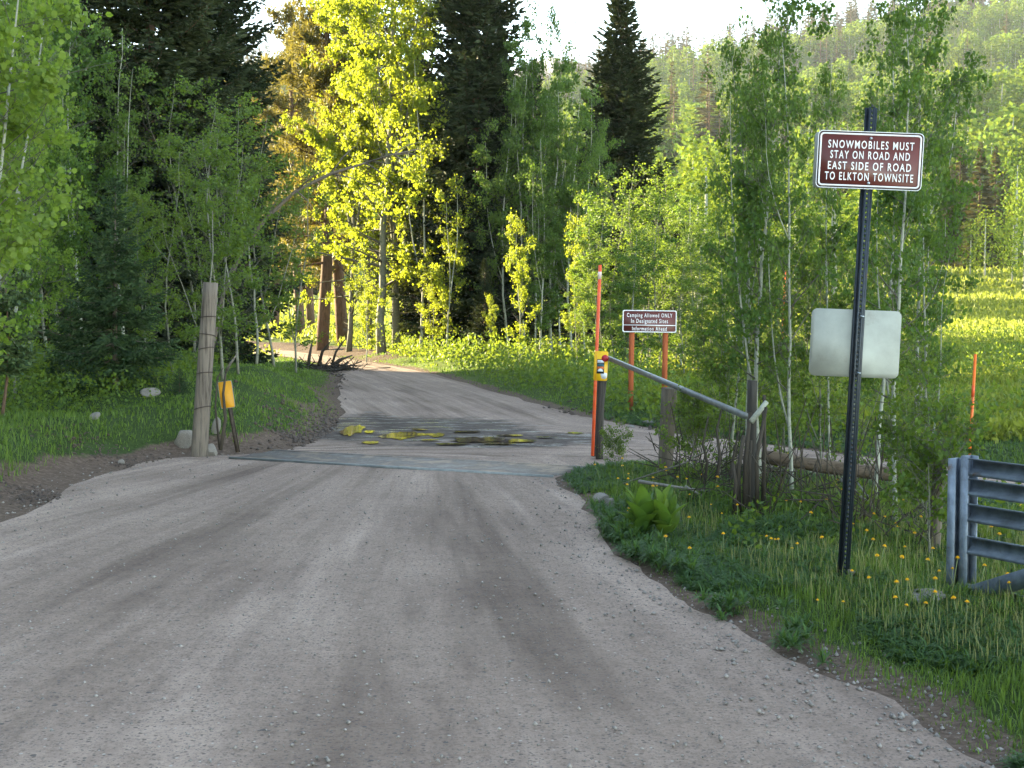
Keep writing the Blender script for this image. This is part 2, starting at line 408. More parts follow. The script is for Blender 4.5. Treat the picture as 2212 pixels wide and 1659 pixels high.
# ------------------------------------------------------------------ ground, hillside, mountain
def ground_material():
    m, nt, b = nodes('ground_soil_and_turf')
    at = nn(nt, 'ShaderNodeAttribute', attribute_name='dirt'); far = nn(nt, 'ShaderNodeAttribute', attribute_name='far')
    n1 = noise_(nt, 1.3, 6, .65); n2 = noise_(nt, 22, 5, .7); n3 = noise_(nt, .05, 4, .6)
    soil = ramp(nt, n2, (.25, (.05, .034, .025)), (.55, (.125, .088, .066)), (.8, (.22, .165, .13)))
    turf = ramp(nt, n2, (.3, (.022, .036, .010)), (.7, (.055, .085, .022)))
    mead = ramp(nt, n3, (.35, (.05, .085, .018)), (.6, (.12, .15, .035)))
    turf = mixc(nt, far.outputs['Fac'], turf, mead)
    f = math_(nt, 'ADD', at.outputs['Fac'], math_(nt, 'MULTIPLY', math_(nt, 'SUBTRACT', n1, .5), 1.1), True)
    nt.links.new(mixc(nt, ramp(nt, f, (.42, (0, 0, 0)), (.58, (1, 1, 1))), turf, soil), b.inputs['Base Color'])
    b.inputs['Roughness'].default_value = .95; b.inputs['Specular IOR Level'].default_value = .1
    bump(nt, b, n2, .8, .03); return m

gx = grid_axis(560, -2500, 2500, 0, 5.0); gy = grid_axis(600, -90, 1500, 10, 6.0)
X, Y = np.meshgrid(gx, gy); D = sdf(X, Y); Z = terrain(X, Y, D)
V = np.stack([X.ravel(), Y.ravel(), Z.ravel()], 1)
i, j = np.meshgrid(np.arange(len(gy) - 1), np.arange(len(gx) - 1), indexing='ij')
q = np.stack([i * len(gx) + j, i * len(gx) + j + 1, (i + 1) * len(gx) + j + 1, (i + 1) * len(gx) + j], -1).reshape(-1, 4)
ym = Y.ravel()[q].mean(1)
dirt = np.clip(1.0 - smooth(.05, .55, D), 0, 1)
dirt = np.maximum(dirt, 1.0 * (1 - smooth(.3, .85, D + .5 * (vnoise(X, Y, 15).ravel() - .5))) * (smooth(-1.2, -2.4, X) * (1 - smooth(24, 28, Y))).ravel())
dirt = np.maximum(dirt, (1 - smooth(1.0, 2.6, D)) * (smooth(37, 40, Y) * smooth(-1.5, -3.5, X)).ravel())
bare = np.exp(-(((X - 2.6) / .35) ** 2 + ((Y - 6.1) / .5) ** 2)) + np.exp(-(((X - 2.2) / .5) ** 2 + ((Y - 6.6) / .25) ** 2))
dirt = np.maximum(dirt, .7 * bare.ravel()).astype(np.float32)
far = smooth(18, 40, Y).ravel().astype(np.float32)
GM = ground_material()
def sub_sheet(name, sel, label=None):
    f = q[sel]; u, inv = np.unique(f, return_inverse=True)
    me = MB().add(V[u], inv.reshape(-1, 4)).mesh(name, GM, True)
    for nm, a in (('dirt', dirt), ('far', far)):
        me.attributes.new(nm, 'FLOAT', 'POINT').data.foreach_set('value', a[u])
    return tag(link(name, me), kind='structure')
sub_sheet('ground', ym < 62); sub_sheet('hillside', ym >= 62)

def mountain():
    xs = np.linspace(-900, 1000, 160); ys = np.linspace(850, 1480, 60); X, Y = np.meshgrid(xs, ys)
    pk = P(1190, 110, 1150)
    r = np.sqrt(((X - pk[0]) / 1.0) ** 2 + ((Y - 1150) * 1.3) ** 2)
    z = pk[2] * np.maximum(0, 1 - r / 620) ** .8 + 14 * fbm(X / 90, Y / 90, 4, 5) * smooth(620, 300, r)
    z = z * (1 - smooth(700, 880, np.abs(X))) * smooth(850, 900, Y) - 1
    i, j = np.meshgrid(np.arange(59), np.arange(159), indexing='ij')
    f = np.stack([i * 160 + j, i * 160 + j + 1, (i + 1) * 160 + j + 1, (i + 1) * 160 + j], -1).reshape(-1, 4)
    m, nt, b = nodes('bare_mountain_rock'); n = noise_(nt, .03, 6, .65)
    nt.links.new(ramp(nt, n, (.35, (.10, .10, .09)), (.6, (.22, .2, .19))), b.inputs['Base Color']); b.inputs['Roughness'].default_value = .95
    tag(MB().add(np.stack([X.ravel(), Y.ravel(), z.ravel()], 1), f).build('mountain', m, None, True), kind='structure')
mountain()

# ------------------------------------------------------------------ road
PUD = [((764, 932), 27, 13), ((872, 942), 60, 8.5), ((945, 943), 22, 4.5), ((1040, 953), 72, 6), ((1122, 955), 40, 3.5), ((800, 959), 30, 3.2), ((797, 936), 14, 3), ((980, 962), 44, 2.2), ((1070, 961), 50, 2), ((1242, 939), 17, 2.2), ((905, 931), 20, 1.8), ((1010, 936), 34, 2), ((1100, 944), 30, 1.8), ((1180, 948), 26, 1.6), ((930, 954), 26, 1.8)]
def road():
    pts = []
    n = len(RA)
    for a, b in zip(RA, RB):
        L = np.linalg.norm(b - a); dist = max(4.0, (a[1] + b[1]) / 2); st = .03 * dist if a[1] > 1 else 1.0
        k = max(1, int(L / st)); e = (b - a) / max(L, 1e-6); nrm = np.array([-e[1], e[0]])
        for t in range(k):
            p = a + (b - a) * t / k
            off = (.10 * fbm(p[0] * 2.2, p[1] * 2.2, 41) + .05 * fbm(p[0] * 9, p[1] * 9, 43)) * min(1.3, dist / 9) + .02
            pts.append(p + nrm * off * (1 if a[1] > 2 else 0))
    nb = len(pts)
    for py in np.concatenate([np.arange(746, 1000, 4), np.arange(1000, 1700, 12)]):
        for px in np.arange(-300, 2760, 22 if py < 1000 else 30):
            p = flat(px + rng.uniform(-9, 9), py + rng.uniform(-1.5, 1.5)); pts.append(p[:2])
    pts += [(x, y) for x in np.arange(-8, 3, .8) for y in np.arange(-5, 4, .8)]
    pts = np.array(pts); d = sdf(pts[:, 0], pts[:, 1])
    keep = np.concatenate([np.ones(nb, bool), d[nb:] < -.05]); pts = pts[keep]
    vs, es, fs, *_ = geometry.delaunay_2d_cdt([Vector(p) for p in pts], [(i, (i + 1) % nb) for i in range(nb)], [list(range(nb))], 1, 1e-5)
    v = np.array([p[:] for p in vs]); x, y = v[:, 0], v[:, 1]; d = sdf(x, y)
    z = .004 + smooth(0, .5, -d) * (.012 * fbm(x * .7, y * .7, 31) + .006 * fbm(x * 3, y * 3, 33))
    mb = MB().add(np.stack([x, y, z], 1), np.array([list(f) for f in fs if len(f) == 3]))
    m, nt, b = nodes('gravel_road')
    lane = nn(nt, 'ShaderNodeAttribute', attribute_name='lane'); wet = nn(nt, 'ShaderNodeAttribute', attribute_name='wet')
    oc = nt.nodes.new('ShaderNodeTexCoord').outputs['Object']
    s1 = noise_(nt, 1, 4, .6, lane.outputs['Vector'], (2.2, .10, 1)); s2 = noise_(nt, 1, 5, .7, lane.outputs['Vector'], (15, .5, 1))
    big = noise_(nt, .55, 4, .55, oc); fine = noise_(nt, 48, 6, .85, oc); med = noise_(nt, 9, 5, .7, oc); big2 = noise_(nt, 1.0, 5, .65, oc, (1.6, 4.5, 1))
    c = ramp(nt, s1, (.36, (.215, .160, .128)), (.45, (.325, .247, .200)), (.53, (.365, .280, .229)), (.64, (.47, .365, .300)))
    c = mixc(nt, .55, c, ramp(nt, s2, (.3, (.5, .48, .47)), (.5, (.78, .76, .75)), (.72, (1, 1, 1))), 'MULTIPLY')
    c = mixc(nt, .8, c, ramp(nt, big, (.3, (.72, .70, .70)), (.6, (1, 1, 1))), 'MULTIPLY')
    c = mixc(nt, .8, c, ramp(nt, fine, (.34, (.45, .43, .42)), (.48, (.95, .94, .93)), (.7, (1.25, 1.23, 1.21))), 'MULTIPLY')
    c = mixc(nt, .5, c, ramp(nt, med, (.3, (.62, .6, .6)), (.55, (1, 1, 1))), 'MULTIPLY')
    def specks(c, scale, r, keep, col):
        v = nt.nodes.new('ShaderNodeTexVoronoi'); v.inputs['Scale'].default_value = scale; nt.links.new(oc, v.inputs['Vector'])
        sep = nt.nodes.new('ShaderNodeSeparateColor'); nt.links.new(v.outputs['Color'], sep.inputs[0])
        gate = ramp(nt, sep.outputs[0], (keep, (1, 1, 1)), (keep + .02, (0, 0, 0)))
        dot = ramp(nt, math_(nt, 'DIVIDE', v.outputs['Distance'], math_(nt, 'ADD', math_(nt, 'MULTIPLY', sep.outputs[1], r), r * .4)), (.75, (.9, .9, .9)), (1.0, (0, 0, 0)))
        return mixc(nt, math_(nt, 'MULTIPLY', gate, dot), c, col), math_(nt, 'MULTIPLY', gate, dot)
    c, k1 = specks(c, 40, .27, .62, (.12, .095, .085)); c, k2 = specks(c, 75, .32, .55, (.13, .115, .105)); c, k3 = specks(c, 34, .20, .10, (.40, .36, .32)); c, k4 = specks(c, 16, .16, .22, (.10, .09, .085))
    wf = math_(nt, 'ADD', wet.outputs['Fac'], math_(nt, 'MULTIPLY', math_(nt, 'SUBTRACT', noise_(nt, 2.2, 6, .7, oc), .5), .9), True)
    wf = ramp(nt, wf, (.38, (0, 0, 0)), (.62, (1, 1, 1)))
    c = mixc(nt, math_(nt, 'MULTIPLY', wf, .85), c, ramp(nt, med, (.35, (.036, .029, .026)), (.65, (.09, .075, .066))))
    nt.links.new(c, b.inputs['Base Color'])
    nt.links.new(math_(nt, 'SUBTRACT', .95, math_(nt, 'MULTIPLY', wf, math_(nt, 'MULTIPLY', ramp(nt, big2, (.52, (0, 0, 0)), (.60, (1, 1, 1))), .70))), b.inputs['Roughness'])
    nt.links.new(math_(nt, 'ADD', .12, math_(nt, 'MULTIPLY', wf, math_(nt, 'MULTIPLY', ramp(nt, big2, (.52, (0, 0, 0)), (.60, (1, 1, 1))), .6))), b.inputs['Specular IOR Level'])
    fine = math_(nt, 'ADD', fine, math_(nt, 'ADD', math_(nt, 'MULTIPLY', k1, .8), math_(nt, 'MULTIPLY', k4, 1.5)))
    h = math_(nt, 'ADD', math_(nt, 'MULTIPLY', fine, .6), math_(nt, 'ADD', math_(nt, 'MULTIPLY', s2, 1.2), math_(nt, 'MULTIPLY', s1, 2.0)))
    bump(nt, b, h, .55, .02)
    o = mb.build('road', m, None, True); me = o.data
    # lane coordinate: across the travelled way / along it
    th = np.arctan2(x + 1.2, 24 - y); l1 = th * 9 / (.42 + .052 * np.hypot(x + 1.2, 24 - y)); a1 = np.hypot(x + 1.2, 24 - y)
    cl = np.array([(6, 13.2), (1.5, 15.2), (-.6, 18), (-1.9, 24), (-3.6, 31), (-5.6, 39), (-9, 45), (-18, 48)]); bd = np.full(len(x), 1e9); l2 = np.zeros(len(x)); a2 = np.zeros(len(x)); acc = 0
    for p0, p1 in zip(cl[:-1], cl[1:]):
        e = p1 - p0; L = np.linalg.norm(e); e = e / L; rx, ry = x - p0[0], y - p0[1]; t = np.clip(rx * e[0] + ry * e[1], 0, L)
        dd = np.hypot(rx - t * e[0], ry - t * e[1]); k = dd < bd; bd[k] = dd[k]; l2[k] = (rx * -e[1] + ry * e[0])[k]; a2[k] = (acc + t)[k]; acc += L
    f = smooth(14.2, 16, y); ln = np.stack([l1 * (1 - f) + (l2 * 1.3) * f, a1 * (1 - f) + (30 + a2) * f, np.zeros(len(x))], 1)
    me.attributes.new('lane', 'FLOAT_VECTOR', 'POINT').data.foreach_set('vector', ln.astype(np.float32).ravel())
    wt = np.zeros(len(x))
    for (px, py), rx, ry, s in (((900, 930), 330, 34, 1.0), ((760, 925), 110, 38, 1.0), ((1180, 950), 250, 22, .75), ((1050, 962), 320, 9, .8), ((720, 850), 60, 60, .35), ((820, 1120), 80, 70, .34), ((930, 1030), 180, 14, .3)):
        c0 = flat(px, py); c1 = flat(px, py - ry); c2 = flat(px, py + ry); ax = rx / F * c0[1]; ay = np.where(y > c0[1], c1[1] - c0[1], c0[1] - c2[1])
        wt = np.maximum(wt, s * np.exp(-(((x - c0[0]) / ax) ** 2 + ((y - c0[1]) / ay) ** 2) * 1.1))
    me.attributes.new('wet', 'FLOAT', 'POINT').data.foreach_set('value', wt.astype(np.float32))
    tag(o, kind='structure')
road()

def puddles():
    m, nt, b = nodes('muddy_water'); b.inputs['Base Color'].default_value = (.12, .085, .058, 1); b.inputs['Roughness'].default_value = .06; b.inputs['IOR'].default_value = 1.33
    b.inputs['Specular IOR Level'].default_value = .5
    n = noise_(nt, 3, 2); bump(nt, b, n, .10, .01)
    for k, ((px, py), rx, ry) in enumerate(PUD):
        c = flat(px, py); top = (flat(px, py - ry)[1] - c[1]) * .85; ax = rx / F * c[1] * .85
        a = np.arange(72) * 2 * math.pi / 72; ca, sa = np.cos(a), np.sin(a); r = 1 + .5 * fbm(ca * 1.6 + 7 * k, sa * 1.6, 51) + .35 * fbm(ca * 5 + 3 * k, sa * 5, 53)
        v = np.stack([c[0] + ax * r * np.cos(a), c[1] + top * r * np.sin(a), np.full(72, .019 + .0003 * k)], 1)
        mb = MB(); mb.add(v, [list(range(72))]); tag(mb.build('puddle', m), kind='structure')
puddles()

def cattle_guard():
    a = flat(492, 992); b = flat(1192, 1033); a2 = flat(475, 981); b2 = flat(1195, 1004)
    ex = unit(b - a); L = np.linalg.norm(b - a); ang = math.atan2(ex[1], ex[0])
    ey = np.array([-ex[1], ex[0], 0]); dep = float(np.dot(b2 - b, ey)); dep = max(.8, dep * .72)
    t = thing('cattle_guard', 'dusty steel cattle guard set flush across the gravel road', 'cattle guard', (a[0], a[1], -.004), rot=(0, 0, ang))
    m, nt, bb = nodes('dusty_worn_steel'); n = noise_(nt, 2.2, 6, .7); n2 = noise_(nt, 40, 4)
    c = ramp(nt, n, (.40, (.33, .265, .215)), (.50, (.19, .165, .15)), (.60, (.25, .228, .212))); nt.links.new(mixc(nt, .4, c, ramp(nt, n2, (.3, (.5, .5, .5)), (.7, (1, 1, 1))), 'MULTIPLY'), bb.inputs['Base Color'])
    nt.links.new(ramp(nt, n, (.4, (.9,) * 3), (.65, (.6,) * 3)), bb.inputs['Roughness']); bb.inputs['Specular IOR Level'].default_value = .12; bump(nt, bb, n2, .3, .01)
    mb = MB(); box(mb, (L / 2, .03, .012), (L, .03, .03)); mb.build('edge_beam', M['rail'], t)
    mb = MB(); box(mb, (L / 2, dep, .008), (L, .06, .04)); mb.build('edge_beam', m, t)
    nr = 9; p = (dep - .09) / nr
    for k in range(nr):
        mb = MB(); box(mb, (L / 2 + rng.normal() * .02, .06 + p * (k + .5), .006), (L - .05, p * .93, .03)); mb.build('rail', m, t)
    mb = MB(); box(mb, (L / 2, dep / 2 + .02, -.012), (L - .1, dep - .06, .02)); mb.build('silted_pit', plain('silt_between_rails', (.13, .115, .10), .9, 0, .3, 20), t)
cattle_guard()

# ------------------------------------------------------------------ trees: one builder per kind gives (trunk mesh, crown mesh, height)
def rdir(n, el0, el1):
    az = rng.uniform(0, 2 * math.pi, n); el = R_(1) * rng.uniform(el0, el1, n)
    return np.stack([np.cos(az) * np.cos(el), np.sin(az) * np.cos(el), np.sin(el)], 1)

def aspen(seed, H, cb, R, nl, ls, lm, bark, r0=None, nlimb=None, hexa=False, bend=.03, top=.25, twl=.30, forks=2, el=(8, 48), gap=.28):
    global rng
    rng = np.random.default_rng(seed)
    T = MB(); K = MB()
    n = 14; h = np.linspace(0, 1, n); r0 = r0 or H * .0085
    ph = rng.uniform(0, 6.28, 4)
    off = np.stack([np.sin(h * 5 + ph[0]) - math.sin(ph[0]), np.sin(h * 4 + ph[1]) - math.sin(ph[1])], 1) * bend * H * .35
    tr = np.concatenate([off + rng.normal(size=(n, 2)) * H * .002, (h * H)[:, None]], 1)
    tr[0, 2] = -.25
    axes = [(h, tr, r0 * (1 - h * .88) * (1 + .35 * np.exp(-h * 22)), cb, 1.0)]
    tube(T, tr, axes[0][2], 8)
    for k in range(forks):
        f0 = rng.uniform(max(.12, cb * .6), .62); az = rng.uniform(0, 6.28); p0 = np.array([np.interp(f0, h, tr[:, q]) for q in range(3)]); ln = (1 - f0) * H * rng.uniform(.55, .95)
        t = np.linspace(0, 1, 8); out = R * rng.uniform(.35, .8) * t ** .7
        pts = p0 + np.stack([np.cos(az) * out + np.sin(t * 5 + k) * .02 * H * t, np.sin(az) * out + np.cos(t * 4) * .015 * H * t, ln * t], 1)
        rd = np.interp(f0, h, axes[0][2]) * .62 * (1 - t * .85); tube(T, pts, rd, 6, 0); axes.append((t, pts, rd, .12, .75))
    nlimb = nlimb or int(26 * (1 - cb) + H * 2.2)
    LP = []
    for (hh, pts_, rd, c0, sc_) in axes:
        at = lambda f: np.stack([np.interp(f, hh, pts_[:, q]) for q in range(3)], -1)
        m = nlimb if sc_ == 1 else int(nlimb * .38)
        for k in range(m):
            f = c0 + (1 - c0) * ((k + rng.uniform(0, .95)) / m) * .97
            u = (f - c0) / (1 - c0)
            prof = (top + (1 - top) * math.sin(math.pi * min(1, (u + .16) * .60) ** .8)) * (1 - u * .45)
            L = R * sc_ * prof * rng.uniform(.35, 1.45)
            az = k * 2.4 + rng.normal() * .6; e = R_(rng.uniform(*el) + 16 * u)
            d = np.array([math.cos(az) * math.cos(e), math.sin(az) * math.cos(e), math.sin(e)])
            p0 = at(f); p1 = p0 + d * L * .5 + rng.normal(size=3) * L * .05; p2 = p1 + unit(d + [0, 0, rng.uniform(-.1, .6)]) * L * .5
            rb = max(.003, float(np.interp(f, hh, rd)) * .45)
            tube(T, [p0, p1, p2], [rb, rb * .6, rb * .2], 4, 1, cap=False)
            LP.append((p0, p1, p2, L))
    at = lambda f: np.stack([np.interp(f, h, tr[:, q]) for q in range(3)], -1)
    for k in range(int(7 + H * .7)):            # bare low twigs
        f = rng.uniform(.05, cb + .12); d = rdir(1, -5, 50)[0]; L = R * rng.uniform(.15, .55); p0 = at(f)
        tube(T, [p0, p0 + d * L * .5, p0 + d * L + [0, 0, .08 * L]], [r0 * .16, r0 * .1, r0 * .04], 3, 1, cap=False)
    per = []
    for p0, p1, p2, L in LP:
        nt_ = max(3, int(L / R * 8 + 3)); lw = 0.0 if rng.random() < gap * .5 else rng.uniform(.4, 1.5)
        for t in rng.uniform(.25, 1.0, nt_):
            b = p0 * (1 - t) ** 2 + 2 * p1 * t * (1 - t) + p2 * t * t; ld = unit(p2 - p0)
            d = unit(ld * .6 + rdir(1, -25, 60)[0]); per.append((b, b + d * R * twl * rng.uniform(.35, 1.1), lw))
    for f in rng.uniform(max(cb, .6), 1, 10):
        b = at(f); per.append((b, b + unit(rdir(1, 20, 80)[0]) * R * .25 * (1.15 - f), .8))
    A = np.array([p[0] for p in per]); B = np.array([p[1] for p in per])
    sticks(T, A, B, max(.0022, r0 * .06), max(.001, r0 * .03), 1)
    wgt = np.linalg.norm(B - A, axis=1) * rng.choice([.0, .6, 1.6], len(A), p=[gap, .40, .60 - gap]) * np.array([p[2] for p in per]); wgt /= wgt.sum()
    k = rng.choice(len(A), nl, p=wgt); t = rng.uniform(.25, 1.1, nl)[:, None]
    c = A[k] * (1 - t) + B[k] * t + rng.normal(size=(nl, 3)) * ls * .95
    d = rdir(nl, -88, 5); nr = rdir(nl, -30, 40); s = ls * rng.uniform(.5, 1.3, nl)
    (leaves6 if hexa else kites)(K, c, d, nr, s, s * .92, 0)
    return T.mesh('trunk', [bark, M['limb']], True), K.mesh('crown', lm), H

def spruce(seed, H, R, cb, lm, step=.22, nb=7, tw=.085, nd=.13, wd=.045, sub=3, shape=.85, droop=18, r0=None, gaps=.12, bark='brown_bark'):
    global rng
    rng = np.random.default_rng(seed)
    T = MB(); K = MB(); r0 = r0 or H * .014
    h = np.linspace(0, 1, 10); ph = rng.uniform(0, 6)
    tr = np.stack([.01 * H * np.sin(h * 3 + ph) * h, .01 * H * np.cos(h * 2 + ph) * h, h * H], 1); tr[0, 2] = -.3
    tube(T, tr, r0 * (1 - h * .95) * (1 + .3 * np.exp(-h * 25)), 9)
    SA = []; SB = []; SR = []; KC = []; KD = []; KL = []
    z = cb * H; k = 0
    while z < H * .985:
        u = (z - cb * H) / (H - cb * H)
        m = max(3, int(nb * (1 - .35 * u))); az0 = rng.uniform(0, 6.28)
        for b in range(m):
            if rng.random() < gaps: continue
            L = R * ((1 - u) ** shape * (.75 + .25 * min(1, u * 6)) + .02) * rng.uniform(.62, 1.18)
            az = az0 + b * 2 * math.pi / m + rng.normal() * .25
            el = R_(-droop * (1 - u) + 38 * u ** 1.3 + rng.normal() * 6)
            d = np.array([math.cos(az) * math.cos(el), math.sin(az) * math.cos(el), math.sin(el)])
            side = np.array([-math.sin(az), math.cos(az), 0])
            p0 = np.array([np.interp(z / H, h, tr[:, 0]), np.interp(z / H, h, tr[:, 1]), z + rng.normal() * step * .3])
            tt = np.linspace(0, 1, 5); up = .16 * L
            pts = p0 + d * L * tt[:, None] + np.array([0, 0, 1]) * (up * (tt ** 2.2) - .06 * L * np.sin(tt * 3.14))[:, None]
            SA.append(pts[:-1]); SB.append(pts[1:]); SR.append(np.full(4, max(.003, L * .012)) * (1 - tt[:-1] * .8))
            nt_ = max(3, int(L / tw))
            for s in np.linspace(.10 + .1 * rng.random(), 1.0, nt_):
                bp = np.array([np.interp(s, tt, pts[:, q]) for q in range(3)]); tl = (.40 * L * (1 - s) ** .7 + .10 * min(1, L)) * rng.uniform(.6, 1.15)
                for sg in (-1, 1):
                    td = unit(d * .75 + side * sg * .8 + np.array([0, 0, rng.normal() * .15 - .12]))
                    ns = max(1, min(sub + 2, int(round(tl / (nd * .75)))))
                    for q in range(ns):
                        KC.append(bp + td * tl * q / ns + rng.normal(size=3) * .012 + np.array([0, 0, -.10 * tl * (q / ns) ** 2])); KD.append(td + rng.normal(size=3) * .28); KL.append(nd * rng.uniform(.75, 1.25))
            KC.append(pts[-1]); KD.append(d + [0, 0, .3]); KL.append(nd * 1.3)
        z += step * rng.uniform(.8, 1.2) * (1 - .35 * u); k += 1
    sticks(T, np.concatenate(SA), np.concatenate(SB), np.concatenate(SR), np.concatenate(SR) * .75)
    KC = np.array(KC); KD = unit(np.array(KD)); KL = np.array(KL); n = len(KC)
    a = rdir(n, -90, 90)
    kites(K, KC, KD, a, KL, wd, wide=.35); kites(K, KC, KD, np.cross(a, KD) + 1e-4, KL, wd, wide=.35)
    # leading shoot
    kites(K, np.repeat([[tr[-1, 0], tr[-1, 1], H * .97]], 5, 0), np.array([[.1, 0, 1], [-.1, .1, 1], [0, -.1, 1], [.3, .1, .8], [-.3, 0, .8]]), rdir(5, -10, 10), H * .03, wd)
    return T.mesh('trunk', M[bark], True), K.mesh('crown', lm), H

def pine(seed, H, R, cb, lm, nbr=60, tuft=.22, per=26, r0=None):
    global rng
    rng = np.random.default_rng(seed)
    T = MB(); K = MB(); r0 = r0 or H * .016
    h = np.linspace(0, 1, 12); tr = np.stack([.02 * H * np.sin(h * 4), .015 * H * np.cos(h * 3), h * H], 1); tr[0, 2] = -.3
    tube(T, tr, r0 * (1 - h * .85), 10)
    tips = []
    for k in range(nbr):
        f = cb + (1 - cb) * rng.uniform(0, 1) ** .9; u = (f - cb) / (1 - cb)
        L = R * (1 - .55 * u) * rng.uniform(.45, 1.15); az = k * 2.4 + rng.normal() * .5; el = R_(rng.uniform(-18, 22) + 25 * u)
        d = np.array([math.cos(az) * math.cos(el), math.sin(az) * math.cos(el), math.sin(el)]); p0 = np.array([np.interp(f, h, tr[:, q]) for q in range(3)])
        p1 = p0 + d * L * .5 + [0, 0, -.03 * L]; p2 = p0 + d * L + [0, 0, .12 * L]; rb = r0 * .2 * (1 - .5 * u)
        tube(T, [p0, p1, p2], [rb, rb * .6, rb * .2], 4, cap=False)
        for q in range(int(8 + L * 5)):
            t = rng.uniform(.3, 1.0); b = p0 * (1 - t) ** 2 + 2 * p1 * t * (1 - t) + p2 * t * t
            e = b + unit(d * .5 + rdir(1, -10, 45)[0]) * rng.uniform(.12, .45) * L * .5
            sticks(T, [b], [e], rb * .2, rb * .08); tips.append(e)
    tips = np.array(tips); n = len(tips)
    c = np.repeat(tips, per, 0) + rng.normal(size=(n * per, 3)) * tuft * .35; d = rdir(n * per, -30, 90)
    kites(K, c, d, rdir(n * per, -90, 90), tuft * rng.uniform(.5, 1.1, n * per), .05, wide=.4)
    return T.mesh('trunk', M['brown_bark'], True), K.mesh('crown', lm), H

A = {}
A['shrub'] = [aspen(15 + k, 2.2, .03, .66, 3000, .034, M['sapling_leaf'], M['stem_bark'], .012, nlimb=26, hexa=True, top=.4, forks=3) for k in range(2)]
A['low'] = [aspen(18 + k, 1.0, .02, .50, 2400, .032, M['sapling_leaf'], M['stem_bark'], .008, nlimb=22, hexa=True, top=.5, forks=4) for k in range(2)]
A['near'] = [aspen(11 + k, 4.2, .20, .74, 4300, .036, M['aspen_leaf'], M['aspen_bark'], .024, nlimb=34, hexa=True, bend=.05, twl=.30, top=.2, forks=1 + k % 2, gap=.34) for k in range(4)]
A['bushy'] = [aspen(21 + k, 5.0, .14, 1.15, 14000, .046, M['pale_leaf'], M['aspen_bark'], .04, nlimb=46, hexa=True, forks=3) for k in range(2)]
A['mid'] = [aspen(31 + k, 7.5, .12, 1.15, 8500, .062, M['aspen_leaf'], M['aspen_bark'], .040, nlimb=40, bend=.05, top=.2, forks=1 + k % 3, gap=.34) for k in range(5)]
A['fill'] = [aspen(36 + k, 6.0, .10, 1.25, 9000, .055, M['pale_leaf'], M['stem_bark'], .032, nlimb=38, bend=.05, top=.25, forks=2, gap=.32) for k in range(2)]
A['thin'] = [aspen(41 + k, 5.5, .12, .95, 3700, .050, M['sapling_leaf'], M['stem_bark'], .022, nlimb=30, bend=.07, top=.2, forks=1 + k % 2, gap=.36) for k in range(4)]
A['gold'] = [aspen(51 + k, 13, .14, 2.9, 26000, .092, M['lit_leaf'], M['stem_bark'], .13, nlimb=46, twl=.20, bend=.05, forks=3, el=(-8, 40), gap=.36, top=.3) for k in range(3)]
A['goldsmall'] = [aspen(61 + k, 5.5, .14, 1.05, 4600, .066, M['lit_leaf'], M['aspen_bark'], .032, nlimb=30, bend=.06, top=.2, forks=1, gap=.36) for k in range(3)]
A['fir'] = [spruce(71 + k, 15, 2.6, .05, M['spruce'], .21, 9, .085, .18, .075, 3, .60, 20, gaps=.1) for k in range(2)]
A['spruce'] = [spruce(81, 13, 2.0, .06, M['spruce'], .17, 11, .08, .18, .085, 3, .75, 14, gaps=.06), spruce(82, 10, 1.55, .08, M['spruce'], .19, 9, .085, .16, .07, 3, .85, 12)]
A['small'] = [spruce(91, 3.4, 1.15, .10, M['young_spruce'], .19, 9, .04, .095, .036, 5, .9, 18, .05, gaps=.05, bark='mid_wood'), spruce(92, 1.5, .60, .05, M['young_spruce'], .11, 8, .04, .08, .03, 4, .9, 5, .025)]
A['pine'] = [pine(101 + k, 14, 2.6, .16, M['pine'], 78, .26, 22) for k in range(2)]
A['youngpine'] = [pine(111, 2.6, .55, .3, M['young_spruce'], 34, .11, 16, .025)]

used = {}
def tree(kind, name, px, Y, top, label, cat, group=None, wide=1.0, v=None, lean=0.0, by=None):
    """base seen in column px at depth Y, its top at row top"""
    x = P(px, 600, Y)[0]; z = float(terrain(x, Y)); i = used.get(kind, 0); used[kind] = i + 1
    tr, cr, H = A[kind][(v if v is not None else i) % len(A[kind])]
    s = (P(px, top, Y)[2] - z) / H
    r = thing(name, label, cat, (x, Y, z), group, (0, lean, (i * 2.1 + px * .01) % 6.28)); r.scale = (s * wide, s * wide, s)
    link('trunk', tr, r); link('crown', cr, r); return r

asp = 'aspen tree'
# left of the road
tree('bushy', 'aspen_tree', -130, 10.2, -260, 'leafy pale green aspen leaning in at the left edge of the photo, nearest of all', asp, None, 1.15, 0)
tree('bushy', 'aspen_tree', -40, 14.5, -120, 'leafy aspen close behind the nearest one at the left edge', asp, None, 1.0, 1)
LA = [('mid', 18, 20, -60, 'white stemmed aspen behind the leaning young pine'), ('mid', 62, 22, -40, 'white stemmed aspen in front of the darkest fir, left of the small spruce'), ('mid', 128, 24, -90, 'pale aspen whose white stem shows beside the small spruce'),
      ('mid', 178, 21.5, 5, 'slender blue green aspen standing before the tall dark fir'), ('mid', 268, 23, 60, 'green aspen rising straight behind the small spruce top')]
LA += [('fill', 26, 17, 270, 'low bright aspen filling the left edge above the young pine'), ('fill', 92, 20.5, 110, 'bright green aspen between the left edge trees and the small spruce'), ('fill', 152, 23, 190, 'light green aspen peeking left of the small spruce tip'), ('fill', 312, 22, 430, 'low light green aspen right of the small spruce'), ('fill', 352, 25, 300, 'light green aspen before the tall drooping fir')]
for k, px, Y, top, lb in LA: tree(k, 'aspen_tree', px, Y, top, lb, asp, 'aspens on the shaded bank')
tree('fir', 'fir_tree', 118, 27, -520, 'nearly black fir behind the pale aspens, leftmost of the dark firs', 'fir tree', 'tall dark firs', 1.0, 0)
